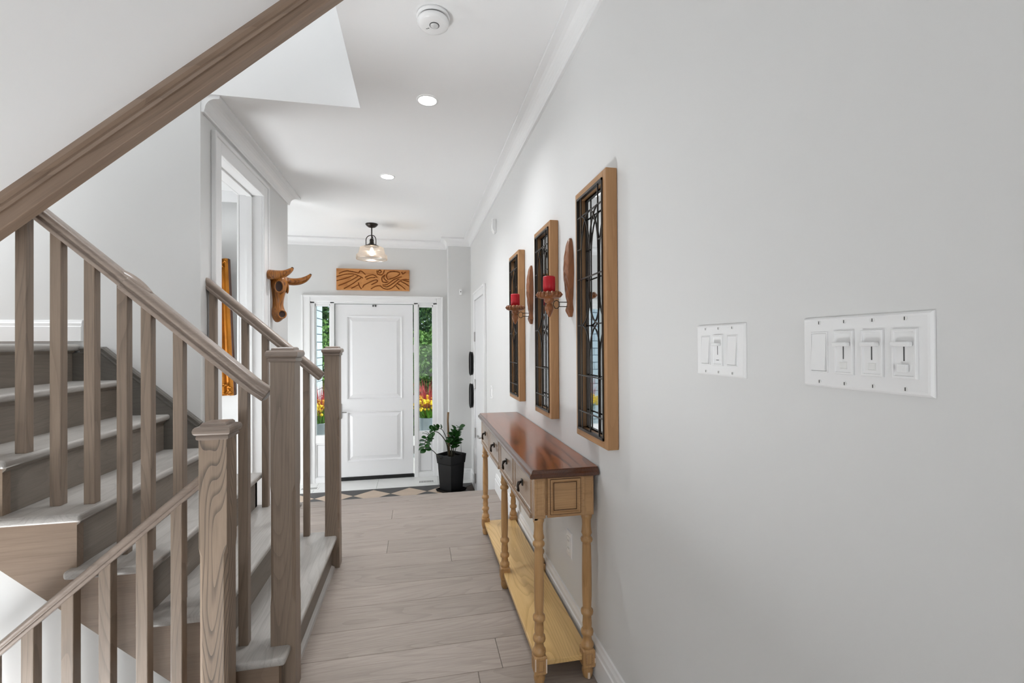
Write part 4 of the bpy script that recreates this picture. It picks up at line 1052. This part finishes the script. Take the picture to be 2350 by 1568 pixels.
# ------------------------------------------------------------------ potted plant
def plant():
    cx, cy = .375, 5.42
    t = thing('potted_plant', (cx, cy, ZF), 'arching green plant in a square tapered black pot beside the front door', 'potted plant')
    def sq(r, z, rot=math.radians(-4)): return [(cx+r*math.cos(rot+k*math.pi/2), cy+r*math.sin(rot+k*math.pi/2), z) for k in range(4)]
    prof = [(.128, ZF+.012), (.150, ZF+.325), (.158, ZF+.327), (.172, ZF+.432), (.164, ZF+.432), (.155, ZF+.385)]
    vs = []; fs = []
    for r, z in prof: vs += sq(r*1.03, z)
    for j in range(len(prof)-1):
        for k in range(4): fs.append((j*4+k, j*4+(k+1) % 4, (j+1)*4+(k+1) % 4, (j+1)*4+k))
    fs += [(3,2,1,0)]
    obj('pot', MB().add(vs, fs), M['black'], t, bevel=.006, seg=2)
    vs = sq(.16, ZF+.39); obj('soil', MB().add(vs, [(0,1,2,3)]), M['soil'], t)
    vs = []; fs = []
    for r, z in ((.165, ZF+.001), (.182, ZF+.03), (.174, ZF+.03), (.158, ZF+.010)): vs += sq(r, z)
    for j in range(3):
        for k in range(4): fs.append((j*4+k, j*4+(k+1) % 4, (j+1)*4+(k+1) % 4, (j+1)*4+k))
    fs += [(3,2,1,0), (12,13,14,15)]
    obj('saucer', MB().add(vs, fs), M['black'], t)
    # one leaf mesh, shared
    L_ = .066; vs = []; fs = []
    for i in range(7):
        s_ = i/6; w_ = .026*math.sin(math.pi*min(1, s_*.94+.04))**.75; z = .010*math.sin(s_*2.6)
        vs += [(s_*L_, -w_, z+.005), (s_*L_, 0, z), (s_*L_, w_, z+.005)]
    for i in range(6):
        a = i*3; fs += [(a, a+1, a+4, a+3), (a+1, a+2, a+5, a+4)]
    lm = bpy.data.meshes.new('leaf'); lm.from_pydata(vs, [], fs); lm.materials.append(M['leaf'])
    for p in lm.polygons: p.use_smooth = True
    off = OFF[t.name]; rr = random.Random(5)
    def leaf(p, d, parent, s_=1.0):
        o = bpy.data.objects.new('leaf', lm); place(o, parent)
        md = Vector(d).normalized(); q = md.to_track_quat('X', 'Z') @ Matrix.Rotation(rr.uniform(-.9, .9), 3, 'X').to_quaternion()
        o.matrix_local = Matrix.Translation(Vector(p)-off) @ q.to_matrix().to_4x4() @ Matrix.Diagonal((s_, s_, s_, 1))
    def stem(ctrl, r, t0, n, size=1.0, lift=.25):
        C = [Vector(p) for p in ctrl]; pts = []
        for i in range(len(C)-1):
            for q in range(6):
                f = q/6; p0, p1, p2, p3 = C[max(i-1, 0)], C[i], C[i+1], C[min(i+2, len(C)-1)]
                pts.append(.5*((2*p1)+(-p0+p2)*f+(2*p0-5*p1+4*p2-p3)*f*f+(-p0+3*p1-3*p2+p3)*f**3))
        pts.append(C[-1]); N = len(pts)
        s_ = obj('stem', MB().tube(pts, r, 6, radii=[r*(1-.5*k/N) for k in range(N)]), M['stem'], t)
        for k in range(n):
            f = t0+(1-t0)*k/max(1, n-1); i = min(N-2, int(f*(N-1))); p = pts[i]; d = (pts[i+1]-pts[i]).normalized()
            sd = d.cross(Vector((rr.uniform(-.3, .3), 1, rr.uniform(-.2, .2)))).normalized()*(1 if k % 2 else -1)
            leaf(p, d*.55+sd*1.0+Vector((0, -.35+rr.uniform(-.4, .4), lift)), s_, size*rr.uniform(.85, 1.15))
    zp = ZF+.39
    stem([(cx-.03, cy, zp), (cx-.06, cy-.02, zp+.18), (cx-.16, cy-.06, zp+.31), (cx-.25, cy-.08, zp+.29), (cx-.30, cy-.08, zp+.20), (cx-.29, cy-.08, zp+.11)], .006, .48, 18, 1.05)
    stem([(cx-.03, cy+.02, zp), (cx-.05, cy, zp+.20), (cx-.10, cy, zp+.32), (cx-.16, cy-.02, zp+.34), (cx-.22, cy-.03, zp+.33)], .005, .62, 7, lift=.8)
    stem([(cx-.12, cy-.06, zp), (cx-.20, cy-.07, zp+.09), (cx-.245, cy-.08, zp+.13), (cx-.25, cy-.08, zp+.20), (cx-.235, cy-.08, zp+.26)], .005, .8, 2)
    stem([(cx, cy, zp), (cx+.01, cy-.02, zp+.14), (cx+.02, cy-.04, zp+.24), (cx+.05, cy-.05, zp+.34)], .006, .3, 14, 1.1)
    stem([(cx+.02, cy+.01, zp), (cx+.03, cy, zp+.12), (cx+.055, cy-.01, zp+.22), (cx+.10, cy-.02, zp+.35)], .006, .35, 11, 1.05)
    stem([(cx+.01, cy-.03, zp), (cx+.0, cy-.05, zp+.10), (cx-.02, cy-.07, zp+.19), (cx-.01, cy-.09, zp+.27)], .005, .4, 9, 1.1)
    stem([(cx+.03, cy, zp), (cx+.06, cy-.02, zp+.13), (cx+.085, cy-.03, zp+.20)], .005, .45, 8)
    stem([(cx-.01, cy-.02, zp), (cx+.01, cy-.05, zp+.13), (cx+.03, cy-.07, zp+.22), (cx+.06, cy-.08, zp+.29)], .005, .3, 14, 1.15)
    obj('moss_stake', MB().tube([(cx-.02, cy+.02, zp-.02), (cx-.028, cy+.02, zp+.25), (cx-.035, cy+.02, zp+.42), (cx-.030, cy+.02, zp+.52)], .012, 9, radii=[.011, .013, .011, .012]), M['stake'], t)
    obj('wire_hoop', MB().tube([(cx+.12, cy+.02, zp), (cx+.115, cy+.02, zp+.20), (cx+.10, cy+.02, zp+.215), (cx+.05, cy+.04, zp+.21)], .0022, 6), M['slot'], t)
plant()

# ------------------------------------------------------------------ outside the front door
struct('ground_outside', MB().box(-16, 16, YF+.2, 34, -1.35, -1.25), M['ground'])
struct('floor_porch', MB().box(-3.2, 2.4, YF+.2, 9.2, -1.25, -.52), M['porch'])
def pillar():
    t = thing('stone_pillar', (-1.86, 8.2, -.52), 'pale stone block pillar on the porch seen through the left sidelight', 'pillar')
    x0, x1, y0, y1 = -2.06, -1.60, 8.0, 8.4
    obj('core', MB().box(x0+.012, x1-.012, y0+.012, y1-.012, -.52, 2.4), M['mortar'], t)
    z = -.52; k = 0; rr = random.Random(3)
    while z < 2.35:
        cut = x1-(.17 if k % 2 else .30)
        for a, b in ((x0, cut-.006), (cut+.006, x1)):
            e = rr.uniform(0, .006)
            obj('stone_block', MB().box(a, b, y0-e, y1, z+.006, z+.124), M['stone'], t, bevel=.006, seg=1)
        z += .13; k += 1
pillar()
def planter(cx, cy, label):
    t = thing('flower_planter', (cx, cy, -.52), label, 'flower pot', 'planters on the porch')
    obj('bucket', MB().lathe(cx, cy, [(.105, -.52), (.110, -.51), (.150, .085), (.157, .09), (.157, .10), (.148, .102), (.14, .06), (.01, .05)], 28), M['galv'], t)
    rr = random.Random(int(cx*100)+9)
    def blades(n, zb, h0, h1, spread, wd, mat, nm, curl=.5):
        vs = []; fs = []
        for _ in range(n):
            a = rr.uniform(0, 6.283); r0 = .12*math.sqrt(rr.random()); h = rr.uniform(h0, h1); sp = spread*rr.uniform(.3, 1)
            bx, by = cx+r0*math.cos(a), cy+r0*math.sin(a); tx, ty_ = bx+sp*math.cos(a), by+sp*math.sin(a)
            pa = a+1.57; dx, dy = wd*math.cos(pa), wd*math.sin(pa); n0 = len(vs)
            mx_, my_ = bx+(tx-bx)*.45, by+(ty_-by)*.45
            vs += [(bx-dx, by-dy, zb), (bx+dx, by+dy, zb), (mx_-dx, my_-dy, zb+h*.62), (mx_+dx, my_+dy, zb+h*.62), (tx, ty_, zb+h)]
            fs += [(n0, n0+1, n0+3, n0+2), (n0+2, n0+3, n0+4)]
        obj(nm, MB().add(vs, fs), mat, t, fix=False, kind='stuff')
    blades(420, .05, .12, .30, .20, .006, M['grassl'], 'greenery')
    blades(120, .12, .38, .62, .24, .004, M['redpl'], 'red_plumes')
    vs = []; fs = []
    for _ in range(170):
        a = rr.uniform(0, 6.283); r0 = .24*math.sqrt(rr.random()); z = .33+rr.uniform(-.08, .10)-.3*r0*0.3; px, py = cx+r0*math.cos(a), cy+r0*math.sin(a); s_ = rr.uniform(.018, .032); n0 = len(vs)
        vs += [(px, py-.01, z+s_*.4)]
        for k in range(6): q = k*1.047; vs.append((px+s_*math.cos(q), py+.4*s_*math.sin(q), z+s_*math.sin(q)*.9))
        vs += [(px, py+.012, z-s_*.3)]
        for k in range(6): fs += [(n0, n0+1+k, n0+1+(k+1) % 6), (n0+7, n0+1+(k+1) % 6, n0+1+k)]
    obj('yellow_blossoms', MB().add(vs, fs), M['yellow'], t, fix=False, kind='stuff')
planter(.16, 7.5, 'galvanised bucket of yellow flowers and red plumes outside the right sidelight')
planter(-1.43, 7.35, 'flower bucket with red plumes outside the left sidelight')
def tree(cx, cy, h, r, mat, label, seed, n=2600, leaf=.10):
    t = thing('garden_tree', (cx, cy, -1.25), label, 'tree', 'trees in the front garden')
    obj('trunk', MB().tube([(cx, cy, -1.25), (cx+.05, cy, h*.3-1.25), (cx-.04, cy, h*.62-1.25)], .12, 8, radii=[.13, .10, .05]), M['bark'], t)
    rs = np.random.RandomState(seed)
    P = rs.normal(size=(n, 3)); P /= np.linalg.norm(P, axis=1)[:, None]
    rad = rs.uniform(.45, 1, n)**.6
    lump = 1+.22*np.sin(P[:, 0]*7+seed)*np.cos(P[:, 2]*6+seed)
    P = P*(rad*lump)[:, None]*np.array([r, r*.8, h*.52])+np.array([cx, cy, -1.25+h*.54])
    P[:, 2] = np.maximum(P[:, 2], -1.2)
    A = rs.normal(size=(n, 3)); A /= np.linalg.norm(A, axis=1)[:, None]; B = np.cross(A, rs.normal(size=(n, 3))); B /= np.linalg.norm(B, axis=1)[:, None]
    s_ = leaf*rs.uniform(.6, 1.3, n)[:, None]
    V = np.stack([P-A*s_, P+B*s_*.45, P+A*s_, P-B*s_*.45], 1).reshape(-1, 3)
    me = bpy.data.meshes.new('foliage'); o_ = np.array(OFF[t.name])
    me.from_pydata((V-o_).tolist(), [], [(4*i, 4*i+1, 4*i+2, 4*i+3) for i in range(n)]); me.materials.append(mat)
    o = bpy.data.objects.new('foliage', me); place(o, t); o['kind'] = 'stuff'
tree(-2.9, 13.5, 5.6, 1.5, M['hedge'], 'dense green tree beyond the porch seen through the left sidelight', 1, 16000, .07)
tree(.8, 13.8, 5.8, 1.5, M['hedge'], 'dense green tree beyond the porch seen through the right sidelight', 2, 16000, .07)
tree(.35, 11.3, 2.9, .85, M['hedge2'], 'low bright green shrub behind the flower bucket on the right', 3, 6000, .06)
tree(-2.1, 11.0, 2.7, .75, M['hedge2'], 'low bright green shrub behind the stone pillar', 4, 5000, .06)
tree(-7.0, 16.5, 6.0, 2.0, M['hedge'], 'tall dark tree at the left of the front garden', 5, 3000)
tree(5.0, 16.5, 6.0, 2.0, M['hedge'], 'tall dark tree at the right of the front garden', 6, 3000)
tree(-1.0, 20.0, 7.5, 4.2, M['hedge2'], 'broad light green tree far back in the front garden', 7, 9000, .16)
